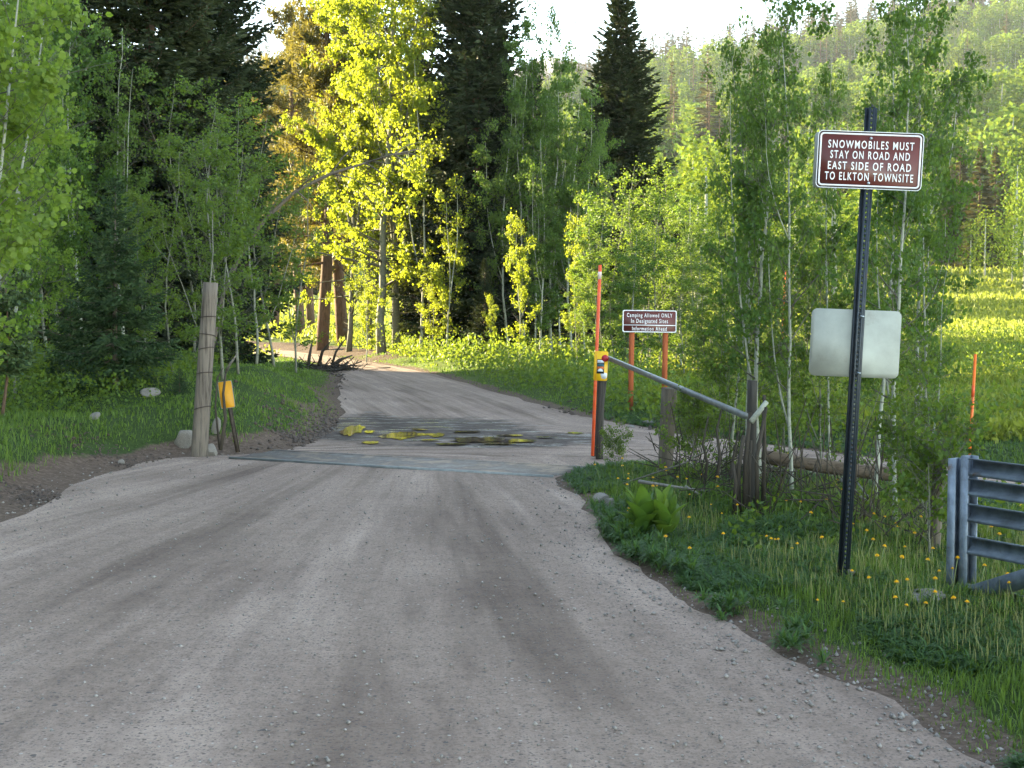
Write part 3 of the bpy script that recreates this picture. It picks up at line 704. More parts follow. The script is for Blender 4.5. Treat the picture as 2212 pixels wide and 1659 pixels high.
tree('fir', 'fir_tree', 322, 25, -560, 'tall dark fir with drooping boughs above the small spruce', 'fir tree', 'tall dark firs', 1.12, 1)
tree('fir', 'fir_tree', 455, 31, -420, 'dark fir with ragged crown against the white sky, nearest the road', 'fir tree', 'tall dark firs', .95, 0)
for px, Y, top, lb in ((372, 19.5, 330, 'thin bent aspen sapling left of the thick wooden post'), (428, 18, 300, 'thin aspen sapling directly behind the thick wooden post'), (478, 18.5, 195, 'tall thin aspen sapling just right of the thick wooden post'), (512, 20, 260, 'green aspen sapling above the yellow leaning marker'),
                       (552, 23, 235, 'leafy aspen sapling on the grassy mound under the bare bent trunk'), (592, 27, 250, 'aspen sapling at the top of the grassy mound'), (640, 29, 345, 'low aspen sapling at the road bend over the brush pile'), (415, 24, 180, 'aspen sapling in the shade below the dark firs')):
    tree('thin', 'aspen_sapling', px, Y, top, lb, 'aspen sapling', 'aspen saplings on the mound', 1.35)
tree('small', 'spruce_tree', 246, 17.6, 383, 'small dark green spruce with bare grey lower trunk on left bank', 'spruce tree', None, 1.0, 0)
tree('small', 'spruce_tree', 385, 17.2, 795, 'knee high dark spruce at the foot of the thick wooden post', 'spruce tree', None, 1.1, 1)
tree('small', 'spruce_tree', 150, 18, 640, 'young dark spruce crowded against the small spruce', 'spruce tree', None, .9, 1)
tree('youngpine', 'pine_sapling', -6, 15.2, 590, 'leaning young pine with thin trunk at the left edge', 'pine sapling', None, 1.35, 0, R_(5))
tree('youngpine', 'bush', 646, 31, 778, 'round dark green bush beside the brush pile', 'bush', None, 2.2, 0)
# sunlit trees past the bend
for px, Y, top, lb, wd in ((702, 46, -190, 'golden lit pine with orange trunk at the road bend', 1.0), (742, 49, -230, 'tall shaded pine with dark trunk behind the golden aspens', .95), (640, 56, 30, 'golden pine behind the bend, left of the tall pines', 1.0), (585, 62, 150, 'low golden pine seen over the grassy mound', 1.2), (520, 70, 170, 'golden pine glimpsed between the aspen saplings', 1.25), (662, 66, 190, 'far golden pine under the bare bent trunk', 1.2)):
    tree('pine', 'pine_tree', px, Y, top, lb, 'pine tree', 'golden pines at the bend', wd)
for px, Y, top, lb, wd, v in ((822, 41, -170, 'brilliant yellow green aspen with dark stem, left one of the pair at the bend', 1.0, 0), (856, 43, -260, 'taller yellow lit aspen just right of the brightest one', .85, 1), (752, 44, 190, 'yellow lit aspen in front of the golden pines', 1.05, 2), (800, 45.5, 20, 'yellow lit aspen rising behind the brightest pair', .9, 2)):
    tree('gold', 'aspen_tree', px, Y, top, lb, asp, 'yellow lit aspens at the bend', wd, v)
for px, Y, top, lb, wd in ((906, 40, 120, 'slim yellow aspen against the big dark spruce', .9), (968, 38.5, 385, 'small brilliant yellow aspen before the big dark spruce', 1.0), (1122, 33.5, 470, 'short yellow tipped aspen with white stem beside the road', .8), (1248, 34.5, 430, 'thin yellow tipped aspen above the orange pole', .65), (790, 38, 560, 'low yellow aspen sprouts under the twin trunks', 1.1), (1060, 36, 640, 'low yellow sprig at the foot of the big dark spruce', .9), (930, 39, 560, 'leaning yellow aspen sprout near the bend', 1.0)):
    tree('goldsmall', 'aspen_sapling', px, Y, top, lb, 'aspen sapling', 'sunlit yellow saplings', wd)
tree('spruce', 'spruce_tree', 1028, 41, -330, 'big dense dark spruce in the middle of the view', 'spruce tree', None, 1.12, 0)
tree('spruce', 'spruce_tree', 1332, 44, -18, 'narrow pointed dark spruce against the sky', 'spruce tree', None, 1.42, 0)
tree('spruce', 'spruce_tree', 918, 45, 130, 'golden edged spruce left of the big dark spruce', 'spruce tree', None, 1.0, 1)
tree('spruce', 'spruce_tree', 1152, 46, 130, 'spruce peeking out right of the big dark spruce', 'spruce tree', None, .85, 1)
tree('spruce', 'spruce_tree', 1046, 37.5, 560, 'small golden brown spruce under the big dark spruce', 'spruce tree', None, 1.3, 1)
# green aspens in the middle
for n, (px, Y, top, wd) in enumerate(((1100, 39, 170, .9), (1132, 39.5, 60, .8), (1156, 40, 10, .6), (1192, 38.5, 170, .95), (1212, 41, 35, .55), (1238, 38, 200, 1.0), (1264, 38.5, 205, .8), (1294, 37, 330, .8), (1352, 36, 430, .8), (1165, 37.5, 300, .9))):
    tree('mid', 'aspen_tree', px, Y, top, ['feathery green aspen touching the big dark spruce', 'tall green aspen just right of the big dark spruce', 'tall wispy aspen tip standing against the sky by the big spruce', 'full green aspen between the two dark spruces', 'wispy aspen tip in the sky midway between the two dark spruces', 'green aspen above the yellow tipped sapling', 'leafy green aspen left of the narrow pointed spruce', 'green aspen overlapping the narrow pointed spruce', 'green aspen behind the brown camping sign', 'green aspen with forked pale stem by the short yellow tipped one'][n], asp, 'green aspens across the road', wd)
for n, (px, Y, top) in enumerate(((1382, 31, 410), (1422, 29, 470), (1458, 32, 380), (1497, 29, 480), (1530, 31, 500), (1565, 28, 500), (1604, 30, 470), (1352, 28.5, 560), (1310, 31, 520), (1405, 33, 430), (1480, 26, 560), (1700, 30, 520), (1770, 29, 560), (1840, 31, 500), (1250, 30, 600))):
    tree('thin', 'aspen_sapling', px, Y, top, 'slender green aspen sapling in the thicket behind the camping sign', 'aspen sapling', 'aspen thicket behind the camping sign', 1.25)
for n, (px, Y, top) in enumerate(((1365, 27, 500), (1398, 30, 360), (1440, 27.5, 420), (1475, 30, 430), (1515, 27, 520), (1548, 30, 500), (1588, 27, 530), (1630, 29, 560), (1335, 29, 450), (1285, 32, 420), (1665, 31, 560), (1740, 28, 580))):
    tree('mid' if n % 3 == 0 else 'thin', 'aspen_sapling', px, Y, top, 'slender green aspen sapling in the thicket behind the camping sign', 'aspen sapling', 'aspen thicket behind the camping sign', 1.45)
# near aspens by the sign
for px, Y, top, lb, wd, ln, v in ((1648, 11.2, -60, 'young aspen with dense dark crown growing from the stump clump', 0.92, -.02, 0), (1614, 11.6, 60, 'second aspen stem out of the stump clump, lower crown', 0.64, -.05, 2), (1716, 10.9, -20, 'thin aspen leaning away behind the blank metal sign', 0.68, .05, 1), (1893, 10.4, -30, 'crooked pale aspen right of the snowmobile sign post', 0.72, .035, 2), (1944, 9.3, -120, 'white barked aspen nearest the gate with dark knots', 0.76, .02, 0), (2008, 10.6, 260, 'low leafy aspen beside the gate', 0.80, 0.0, 1), (1580, 12.5, 190, 'sparse aspen left of the stump clump', 0.64, -.04, 1), (1798, 12.2, 120, 'thin aspen stem behind the snowmobile sign', 0.56, .02, 2), (1975, 11.5, -60, 'tall leafy aspen behind the white barked one', 0.76, .03, 1)):
    tree('near', 'aspen_tree', px, Y, top, lb, asp, 'young aspens by the sign', wd, v, ln)
for px, Y, top, lb in ((2012, 8.8, 760, 'bushy low aspen growth between the old post and the gate'), (2018, 8.3, 880, 'leafy shrub wrapped round the old brown post'), (2000, 9.4, 960, 'low leafy shrub at the foot of the white barked aspen'), (1560, 11.8, 700, 'thin leafy shrub left of the stump clump'), (1700, 11.6, 640, 'airy shrub behind the right end of the steel rail'), (1850, 11.4, 620, 'leafy shrub showing under the blank metal sign'), (1780, 12.4, 520, 'leafy shrub between blank metal sign and stump clump'), (1930, 12.6, 560, 'leafy shrub behind the white barked aspen'), (1330, 13.2, 925, 'sprawling low shrub at the foot of the marker post'), (1500, 11.9, 850, 'dark low shrub under the steel rail')):
    tree('low' if top > 840 else 'shrub', 'shrub', px, Y, top, lb, 'shrub', 'leafy shrubs round the young aspens', 1.0)

# ------------------------------------------------------------------ signs, posts, fence
def Ry(a): return Matrix.Rotation(a, 4, 'Y')
def frame_at(px, py, name, label, cat, lean=0.0, yaw=0.0, group=None):
    g = G(px, py); t = thing(name, label, cat, g, group); t.rotation_euler = (0, lean, yaw)
    return t, g, F / g[1]

def rot_outline(o, a):
    c, s_ = math.cos(a), math.sin(a); o = np.asarray(o); return np.stack([o[:, 0] * c + o[:, 1] * s_, -o[:, 0] * s_ + o[:, 1] * c], 1)

def u_post(mb, H, w_=.066, dep=.030, z0=-.3, holes=True):
    """perforated hat-section post: two side flanges, two returns and a web with real holes"""
    hw = .0045
    for sx in (-1, 1):
        box(mb, (sx * (w_ / 2 - .009), dep / 2, (H + z0) / 2), (.018, .004, H - z0))
        box(mb, (sx * (w_ / 2 - .020), 0, (H + z0) / 2), (.004, dep, H - z0))
        box(mb, (sx * (.0045 + .006), -dep / 2, (H + z0) / 2), (.012, .004, H - z0))
    z = z0
    while z < H:
        box(mb, (0, -dep / 2, z + .008), (.009, .004, .016)); z += .0254
    return mb

def snow_sign():
    t, g, s = frame_at(1822, 1252, 'road_sign', 'brown snowmobile rule sign over a blank metal sign on one dark perforated post', 'road sign', R_(2.6), R_(-4))
    px = lambda v: v / s
    H = px(1017); u_post(MB(), H).build('post', M['post_steel'], t)
    W, Hs = px(222), px(121); zc = px(1252 - 348)
    pn = thing_part = MB(); o = rrect(W, Hs, px(9)); plate(pn, o, -.020, -.017)
    p = pn.build('sign_panel', M['sign_dark'], t); p.location = (px(1), 0, zc); p['label'] = 'brown panel with white lettering'
    mb = MB(); plate(mb, rrect(W - px(7), Hs - px(7), px(7)), -.0205, -.0202); f = mb.build('face', M['sign_brown'], p)
    mb = MB(); ringplate(mb, rrect(W - px(8), Hs - px(8), px(8)), rrect(W - px(15), Hs - px(15), px(5)), -.0214, -.0206); mb.build('border', M['sign_white'], p)
    mb = MB(); ringplate(mb, rrect(W + px(1), Hs + px(1), px(10)), rrect(W - px(2), Hs - px(2), px(9)), -.0213, -.0165); mb.build('rim', M['sign_white'], p)
    mb = MB()
    for tx, wd, dz, dx in (('SNOWMOBILES MUST', .816, .270, .005), ('STAY ON ROAD AND', .755, .088, .0), ('EAST SIDE OF ROAD', .79, -.105, 0), ('TO ELKTON TOWNSITE', .84, -.290, .0)):
        text_into(mb, tx, W * wd, Hs * .135, dx * W, dz * Hs, -.0216, .0012, .012)
    mb.build('lettering', M['sign_white'], p)
    for dz in (.385, -.40):
        mb = MB(); tube(mb, [(0, -.020, dz * Hs), (0, -.029, dz * Hs)], [.009, .007], 10); mb.build('bolt', M['bolt'], p)
    mb = MB(); plate(mb, rot_outline(rrect(W * .99, Hs * .99, px(9)), R_(-.5)), .020, .023, 0, (-px(5), zc)); mb.build('rear_panel', M['aluminium'], t)
    zb = px(1252 - 740); W2, H2 = px(192), px(146)
    mb = MB(); plate(mb, rot_outline(rrect(W2, H2, px(13)), R_(-.4)), .020, .023, 0, (-px(4), zb)); b = mb.build('blank_panel', M['aluminium'], t); b['label'] = 'blank grey back of a metal sign'
    for dz in (61, -61):
        mb = MB(); tube(mb, [(0, -.016, zb + px(dz)), (.012, -.028, zb + px(dz - 2)), (.022, -.024, zb + px(dz - 2))], [.004] * 3, 6); mb.build('bolt', M['bolt'], t)
snow_sign()

def camping_sign():
    t, g, s = frame_at(1399, 884, 'information_sign', 'small brown camping notice on two orange stained wooden posts across the road', 'information sign', R_(.8), R_(2))
    px = lambda v: v / s
    W, Hs = px(117), px(48); zc = px(884 - 696)
    for sx, hz in ((-37, 1), (36, .99)):
        mb = MB(); box(mb, (px(sx), .03, (px(212) * hz - .3) / 2), (px(10.5), .07, px(212) * hz + .3)); mb.build('post', M['sign_wood'], t)
    mb = MB(); plate(mb, rrect(W, Hs, px(4)), -.022, -.008); p = mb.build('sign_panel', M['sign_brown'], t); p.location = (0, 0, zc)
    mb = MB(); ringplate(mb, rrect(W, Hs, px(4)), rrect(W - px(4.5), Hs - px(4.5), px(3)), -.0245, -.0222)
    box(mb, (0, -.0234, -.175 * Hs), (W - px(4), .0022, px(1.8))); mb.build('border', M['sign_white'], p)
    mb = MB()
    for tx, wd, dz in (('Camping Allowed ONLY', .84, .275), ('In Designated Sites', .68, .02), ('Information Ahead', .64, -.325)):
        text_into(mb, tx, W * wd, Hs * .175, 0, dz * Hs, -.0236, .002, .012)
    mb.build('lettering', M['sign_white'], p)
camping_sign()

def hazard_post():
    t, g, s = frame_at(1291, 1004, 'marker_post', 'dark square post carrying a yellow stickered plate and an orange snow pole', 'marker post', R_(.9))
    px = lambda v: v / s
    H = px(243); mb = MB(); box(mb, (px(4), .05, (H - .3) / 2), (px(15), .085, H + .3)); mb.build('post', M['dark_wood'], t)
    mb = MB(); tube(mb, [(-px(12), -.035, px(20)), (-px(3.5), -.035, px(432))], px(3.7), 10); sp = mb.build('snow_pole', M['orange'], t)
    a, b = np.array([-px(12), -.035, px(20)]), np.array([-px(3.5), -.035, px(432)])
    mb = MB(); tube(mb, [a + (b - a) * .925, a + (b - a) * .965], px(4.1), 10); mb.build('reflective_band', M['reflector'], sp)
    mb = MB(); W, Hh = px(30), px(64); plate(mb, rrect(W, Hh, px(3.5)), -.052, -.049); p = mb.build('marker_plate', M['yellow'], t); p.location = (px(2), 0, px(1004 - 789)); p.rotation_euler = (0, R_(1.5), 0)
    circ = lambda r, n=18: np.array([(r * math.cos(k * 2 * math.pi / n), r * math.sin(k * 2 * math.pi / n)) for k in range(n)])
    mb = MB(); plate(mb, circ(px(7.5)), -.0545, -.0522, 0, (px(8.5), px(17))); mb.build('red_sticker', M['red'], p)
    mb = MB(); plate(mb, rrect(px(16), px(31), px(.6), 1), -.0532, -.0521, 0, (px(-.5), -px(1)))
    plate(mb, rrect(px(14), px(6), px(.5), 1), -.0540, -.0533, 1, (px(-.5), px(9.5))); plate(mb, rrect(px(14.5), px(5), px(.5), 1), -.0540, -.0533, 2, (px(-.5), px(1.5)))
    plate(mb, rrect(px(14.5), px(6), px(.5), 1), -.0540, -.0533, 3, (px(-.5), -px(4.2)))
    half = np.array([(px(6) * math.cos(k * math.pi / 12), px(6.5) * math.sin(k * math.pi / 12)) for k in range(13)]); plate(mb, half, -.0546, -.0541, 1, (px(-.5), -px(12)))
    mb.build('sunset_sticker', [M['black'], M['white'], M['teal'], M['sunset']], p)
    mb = MB(); plate(mb, np.array([(-7, 3), (-3, 7.5), (7, 6), (7.5, -3), (4, -7), (-4, -6)])[::-1] * px(1), -.0530, -.0521, 0, (px(7), -px(21))); mb.build('white_sticker', M['white'], p)
hazard_post()

def wing_fence():
    a = G(1440, 1032); b = G(1626, 1090); d0 = P(1313, 773, G(1291, 1004)[1] + .12); d1 = P(1612, 899, b[1] - .08)
    t = thing('rail_fence', 'weathered fence wing with a sloping steel rail beside the cattle guard', 'fence', a)
    L = lambda p: np.asarray(p) - a
    mb = MB(); ex = unit(d1 - d0); n = np.cross(ex, [0, 0, 1.]); n = unit(n); up = np.cross(n, ex)
    hw, hh = .014, .021
    pr = np.array([sx * n * hw + sz * up * hh for sx, sz in ((-1, -1), (1, -1), (1, 1), (-1, 1))])
    v = np.concatenate([L(d0) + pr, L(d1) + pr]); mb.add(v, [[0, 1, 5, 4], [1, 2, 6, 5], [2, 3, 7, 6], [3, 0, 4, 7], [3, 2, 1, 0], [4, 5, 6, 7]]); mb.build('rail', M['rail'], t)
    def timber(p0, p1, r, mat, seed, seg=14):
        mb = MB(); tt = np.linspace(0, 1, 9); pts = p0 + (p1 - p0) * tt[:, None]; tube(mb, pts, r, seg)
        v = mb.v[0]; k = np.arange(len(v)); c = np.repeat(pts, seg, 0); q = v - c; gv = 1 + .14 * (fbm((k % seg) * .9, (k // seg) * .25, seed)) - .22 * np.exp(-(((k % seg) - 9) / 1.1) ** 2)
        mb.v[0] = c + q * gv[:, None]; return mb.build('post', mat, t, True)
    timber(L(G(1432, 1030)) - [0, 0, .3], L(P(1446, 839, a[1])), .070, M['mid_wood'], 3)
    timber(L(b) - [.02, 0, .3], L(P(1626, 822, b[1])), .036, M['dark_wood'], 5)
    yb = G(1283, 1005)[1]; back = P(1308, 775, yb + .3); timber(L(G(1283, 1005)) - [0, -.35, .3], L(back), .040, M['dark_wood'], 9)
wing_fence()

def stump_clump():
    g = G(1620, 1098); t = thing('stump_clump', 'cluster of dark upright cut stems round the fence end post', 'stump clump', g)
    for k, (px, py, tp, r) in enumerate(((1597, 1092, 940, 7), (1609, 1100, 890, 7), (1636, 1098, 880, 6), (1648, 1095, 850, 6), (1618, 1103, 950, 7), (1586, 1085, 1000, 6))):
        b = P(px, py, g[1] + rng.uniform(-.12, .12)); h = (py - tp) / F * g[1]; r = r / F * g[1] * .72
        mb = MB(); tube(mb, [b - g - [0, 0, .1], b - g + [rng.normal() * .01, 0, h * .5], b - g + [rng.normal() * .03 + .02, rng.normal() * .03, h]], [r * 1.25, r, r * .8], 8); mb.build('stem', M['dark_stem'], t, True)
    mb = MB(); c = P(1622, 912, g[1] - .1) - g; e = P(1656, 868, g[1] - .05) - g; tube(mb, [c, (c + e) / 2, e], [.022, .02, .018], 8); mb.build('cut_branch', M['aspen_bark'], t, True)
stump_clump()

def simple_post(px, py, tx, ty, r, name, label, cat, mat, seg=14, wires=()):
    g = G(px, py); top = P(tx, ty, g[1]) - g; t = thing(name, label, cat, g)
    tt = np.linspace(-.12, 1, 14); pts = top * tt[:, None]; mb = MB(); tube(mb, pts, r * (1.04 - .12 * tt), seg)
    mb.build('post_shaft', mat, t, True)
    for f, sl in wires:
        a = np.linspace(0, 2 * math.pi, 25); rr = r * (1.04 - .12 * f) + .004; mb = MB()
        tube(mb, np.stack([top[0] * f + rr * np.cos(a), rr * np.sin(a), top[2] * f + sl * np.cos(a) - .012 * np.sin(a)], 1), .004, 5, cap=False); mb.build('wire', M['wire'], t)
    return t
simple_post(430, 989, 455, 610, .084, 'wooden_post', 'thick round weathered wooden post bound with wire beside the cattle guard', 'post', M['weathered'], 16, ((.28, .02), (.62, .015), (.70, -.01), (.80, .006), (.48, .01)))
simple_post(2018, 1190, 2030, 965, .036, 'fence_post', 'old brown wooden post smothered in leaves near the gate', 'post', M['mid_wood'])

def leaning_marker():
    g = G(513, 979); t = thing('hazard_marker', 'plain amber yellow plate on a rusty post leaning left behind the wooden post', 'hazard marker', g)
    s = F / g[1]; top = P(484, 822, g[1]) - g
    ex = unit(top); a = math.atan2(top[0], top[2]); t.rotation_euler = (0, a, R_(-8)); px = lambda v: v / s; L = np.linalg.norm(top)
    mb = MB(); 
    for sx in (-1, 1): box(mb, (sx * .018, .012, L / 2 - .1), (.012, .004, L + .2)); box(mb, (sx * .012, 0, L / 2 - .1), (.004, .024, L + .2))
    box(mb, (0, -.012, L / 2 - .1), (.024, .004, L + .2)); mb.build('post', M['rust'], t)
    mb = MB(); plate(mb, rot_outline(rrect(px(31), px(58), px(3)), R_(2)), -.022, -.019, 0, (0, L - px(31))); p = mb.build('marker_plate', M['amber'], t)
    mb = MB(); ringplate(mb, rot_outline(rrect(px(32), px(59), px(3)), R_(2)) + [0, L - px(31)], rot_outline(rrect(px(30.4), px(57.4), px(3)), R_(2)) + [0, L - px(31)], -.0235, -.018); mb.build('rim', M['aluminium'], p)
    return t
leaning_marker()

def snow_pole(px, py, tx, ty, Y, label, r=.012):
    b = P(px, py, Y); b[2] = float(terrain(b[0], Y)); top = P(tx, ty, Y); t = thing('snow_pole', label, 'snow pole', b)
    mb = MB(); tube(mb, [(0, 0, -.2), tuple(top - b)], r, 9); mb.build('pole', M['orange_bright'], t)
    q = top - b; mb = MB(); tube(mb, [q * .70, q * .78], r * 1.12, 9); mb.build('band', M['orange'], t)
snow_pole(2088, 1050, 2107, 765, 11.6, 'bright orange snow pole behind the steel gate')
snow_pole(1686, 800, 1696, 585, 24, 'thin orange snow pole half hidden behind the young aspens', .016)

def gate():
    g = G(2082, 1282); d = unit(np.array([.50, -.86, 0])); s = F / g[1]; t = thing('steel_gate', 'blue grey galvanised steel gate panel of five channel rails', 'gate', g)
    t.rotation_euler = (0, 0, math.atan2(d[1], d[0])); top = (1282 - 983) / s
    Lr = 2.3
    # two channel posts side by side
    for k, (x0, hz) in enumerate(((0.0, 1.0), (-.085, .97))):
        mb = MB(); h = top * hz + .004
        box(mb, (x0, 0, (h - .3) / 2), (.006, .07, h + .3)); box(mb, (x0 + .022, -.035, (h - .3) / 2), (.05, .006, h + .3)); box(mb, (x0 + .022, .035, (h - .3) / 2), (.05, .006, h + .3)); mb.build('post', M['galv'], t)
    def channel(mb, z, hh, x0, x1):
        # C section opening towards the road: top flange, recessed web, sloping lower flange
        pr = np.array([(-.040, .5), (-.040, .40), (-.006, .34), (-.006, -.10), (-.040, -.36), (-.040, -.5), (-.034, -.5), (-.034, -.40), (0, -.12), (0, .38), (-.034, .44), (-.034, .5)]); n = len(pr)
        v = np.concatenate([np.stack([np.full(n, xx), pr[:, 0] - .0, z + pr[:, 1] * hh], 1) for xx in (x0, x1)]); i = np.arange(n); j = (i + 1) % n
        mb.add(v, np.stack([i, i + n, j + n, j], 1)); mb.f.setdefault((n, 0), []).append(np.array([i])); mb.f.setdefault((n, 0), []).append(np.array([i[::-1] + n]))
    for yy, hp in ((1003, 38), (1046, 38), (1102, 40), (1172, 40), (1274, 36)):
        mb = MB(); channel(mb, (1282 - yy) / s, hp / s, .05, Lr); mb.build('rail', M['galv'], t)
    mb = MB(); a = np.array([.12, -.085, .02]); b = np.array([1.55, -.085, .62]); ex = unit(b - a); up = np.array([-ex[2], 0, ex[0]]); 
    pr = [(-.045, -.006), (.045, -.006), (.045, .03), (.039, .03), (.039, 0), (-.039, 0), (-.039, .03), (-.045, .03)]
    v = np.array([p + up * u_ + np.array([0, 1, 0]) * y_ for p in (a, b) for u_, y_ in pr]); i = np.arange(8); j = (i + 1) % 8
    mb.add(v, np.stack([i, j, j + 8, i + 8], 1)); mb.f.setdefault((8, 0), []).append(np.array([i[::-1]])); mb.f.setdefault((8, 0), []).append(np.array([i + 8])); mb.build('brace', M['galv'], t)
gate()

def log_rail():
    a = P(1650, 986, 11.4); b = P(2012, 1032, 10.7); t = thing('log_rail', 'thick brown barked log set level as a rail behind the snowmobile sign post', 'log', a)
    tt = np.linspace(0, 1, 14); pts = (b - a) * tt[:, None] + np.array([0, 0, -.02]) * np.sin(tt * 3.1)[:, None]
    mb = MB(); tube(mb, pts, .054 + .004 * np.sin(tt * 20), 14); mb.build('bark', M['log'], t, True)
log_rail()

def bent_trunk():
    pts = np.array([P(*p, 24) for p in ((440, 905), (452, 780), (480, 640), (520, 545), (575, 470), (640, 412), (715, 375), (790, 352), (850, 333), (905, 322))]); g = pts[0].copy(); g[2] = float(terrain(g[0], g[1]))
    t = thing('bare_tree', 'bare grey bent trunk arching over the mound towards the bright aspens', 'dead tree', g)
    mb = MB(); pts -= g; tube(mb, pts, np.linspace(.055, .009, len(pts)) * (1 + .15 * np.sin(np.arange(len(pts)) * 2.3)), 9); mb.build('trunk', M['mid_wood'], t, True)
    for k, (i, dx, dz) in enumerate(((5, .55, .35), (6, .7, -.25), (7, .8, .12), (7, .55, -.45), (8, .45, .22), (6, .4, .5), (8, .3, -.3), (4, .4, .55), (3, .5, .1), (5, .35, -.4), (8, .5, -.05), (3, -.3, .5))):
        mb = MB(); p = pts[i]; e = p + [dx, rng.normal() * .2, dz]; tube(mb, [p, (p + e) / 2 + [0, 0, .05], e], [.016, .010, .003], 6); mb.build('branch', M['mid_wood'], t, True)
bent_trunk()

# ------------------------------------------------------------------ rocks, plants and debris
def rock_mesh(seed):
    bm_v = []; import bmesh
    bm = bmesh.new(); bmesh.ops.create_icosphere(bm, subdivisions=3, radius=1)
    r = np.random.default_rng(seed); pl = unit(r.normal(size=(9, 3)))
    for v in bm.verts:
        p = np.array(v.co); 
        for n_ in pl:
            e = p @ n_ - .72
            if e > 0: p = p - n_ * e * .9
        p += p * .05 * math.sin(p[0] * 7 + seed) * math.cos(p[2] * 6); v.co = p
    me = bpy.data.meshes.new('rock'); bm.to_mesh(me); bm.free(); me.materials.append(M['rock']); return me
RK = [rock_mesh(k) for k in range(4)]
def rock(px, py, w_, h_, label, v, dep=1.0):
    g = G(px, py); s = g[1] / F; o = link('rock', RK[v], None, (g[0], g[1], g[2] + h_ * s * .32)); o.scale = (w_ * s / 2 * 1.2, w_ * s / 2 * dep * 1.1, h_ * s * .62); o.rotation_euler = (rng.normal() * .2, rng.normal() * .2, rng.uniform(0, 6))
    tag(o, label, 'rock')
for a in ((397, 968, 36, 46, 'angular grey boulder against the left side of the thick wooden post', 0), (457, 986, 26, 30, 'pale grey rock tucked behind the right foot of the thick wooden post', 1), (1296, 1088, 34, 26, 'brown grey rock in the grass corner by the cattle guard', 2), (1317, 1092, 22, 18, 'smaller pale rock touching the brown grey rock', 3),
          (402, 780, 22, 22, 'white rock glimpsed under the saplings behind the wooden post', 1), (262, 1003, 12, 12, 'small white stone on the eroded bank edge', 2), (410, 1013, 14, 8, 'flat white stone on the gravel before the wooden post', 3), (205, 905, 26, 14, 'low grey stone in the grass under the small spruce', 0), (325, 855, 36, 18, 'pale broken rock beneath the small spruce', 2),
          (1985, 1300, 100, 15, 'long bare pale stone slab half buried near the gate', 2), (1838, 1248, 22, 20, 'pale stone at the foot of the snowmobile sign post', 1), (1400, 918, 26, 14, 'grey stone on the verge below the camping sign', 2), (1365, 928, 18, 10, 'dark stone on the verge edge below the camping sign', 0), (1120, 876, 14, 8, 'small stone on the far verge', 1), (468, 935, 18, 40, 'upright pale shard of rock beside the amber marker', 0)): rock(*a)

def corn_lily():
    g = G(1412, 1168); t = thing('corn_lily', 'large bright green corn lily with broad pleated leaves by the road', 'plant', g); s = g[1] / F
    r = np.random.default_rng(5)
    for k in range(26):
        cx = r.choice([-24, 22]) + r.normal() * 7; up = 1 - k / 26
        L = (54 + 54 * up ** .7 * r.uniform(.75, 1.1)) * s; W = (34 + 14 * r.random()) * s; az = k * 2.4 + r.normal() * .3; tilt = R_(8 + 40 * (1 - up) + r.normal() * 5)
        d = np.array([math.sin(tilt) * math.cos(az), math.sin(tilt) * math.sin(az), math.cos(tilt)]); sd_ = np.array([-math.sin(az), math.cos(az), 0]); nrm = np.cross(sd_, d)
        n = 9; tt = np.linspace(0, 1, n); wv = W * np.sin(np.pi * np.clip(tt ** .85 * .94 + .06, 0, 1)) ** .8
        z0 = np.array([cx * s, r.normal() * .03, (10 + 22 * up) * s])
        c = z0 + d * L * tt[:, None] + np.array([math.cos(az), math.sin(az), -.6]) * (L * .28 * tt ** 2.6)[:, None] * (1 - up * .5)
        cols = np.linspace(-1, 1, 9); v = []
        for q in cols: v.append(c + sd_ * (wv * q * .5)[:, None] + nrm * (-(wv * .22) * (q * q) * -1 + (.03 * W if int((q + 1) * 4) % 2 else 0))[:, None] * -1)
        v = np.stack(v, 1); i, j = np.meshgrid(np.arange(n - 1), np.arange(8), indexing='ij'); i = i.ravel(); j = j.ravel()
        mb = MB().add(v.reshape(-1, 3), np.stack([i * 9 + j, i * 9 + j + 1, (i + 1) * 9 + j + 1, (i + 1) * 9 + j], 1)); mb.build('leaf', M['lily'], t, True)
    mb = MB()
    for cx in (-24, 22): tube(mb, [(cx * s, 0, -.05), (cx * s, 0, 30 * s), (cx * s * .9, 0, 70 * s)], [.018, .016, .008], 8)
    mb.build('stalk', M['lily'], t, True)
corn_lily()

def brush():
    g = G(705, 800); t = thing('brush_pile', 'tangle of dark dead branches and roots heaped at the bend verge', 'brush pile', g); r = np.random.default_rng(3); s = g[1] / F
    mb = MB(); n = 170
    a = np.stack([r.normal(size=n) * 34 * s, r.normal(size=n) * .5, np.abs(r.normal(size=n)) * 5 * s], 1); d = unit(np.stack([r.normal(size=n), r.normal(size=n), r.normal(size=n) * .35], 1))
    sticks(mb, a - d * .35, a + d * .4, r.uniform(.006, .022, n), .004); mb.build('twigs', M['dark_stem'], t)
    for (x0, z0, x1, z1, x2, z2, rr) in ((0, 0, 28, 22, 56, 32, .05), (-20, 0, -8, 40, 12, 62, .045), (10, 5, 22, 40, 45, 70, .035), (-40, 0, -36, 30, -30, 64, .05), (20, 0, 50, 4, 80, 2, .03)):
        mb = MB(); tube(mb, [(x0 * s, 0, z0 * s), (x1 * s, r.normal() * .1, z1 * s), (x2 * s, r.normal() * .2, z2 * s)], [rr, rr * .8, rr * .3], 7); mb.build('branch', M['dark_stem'], t, True)
brush()

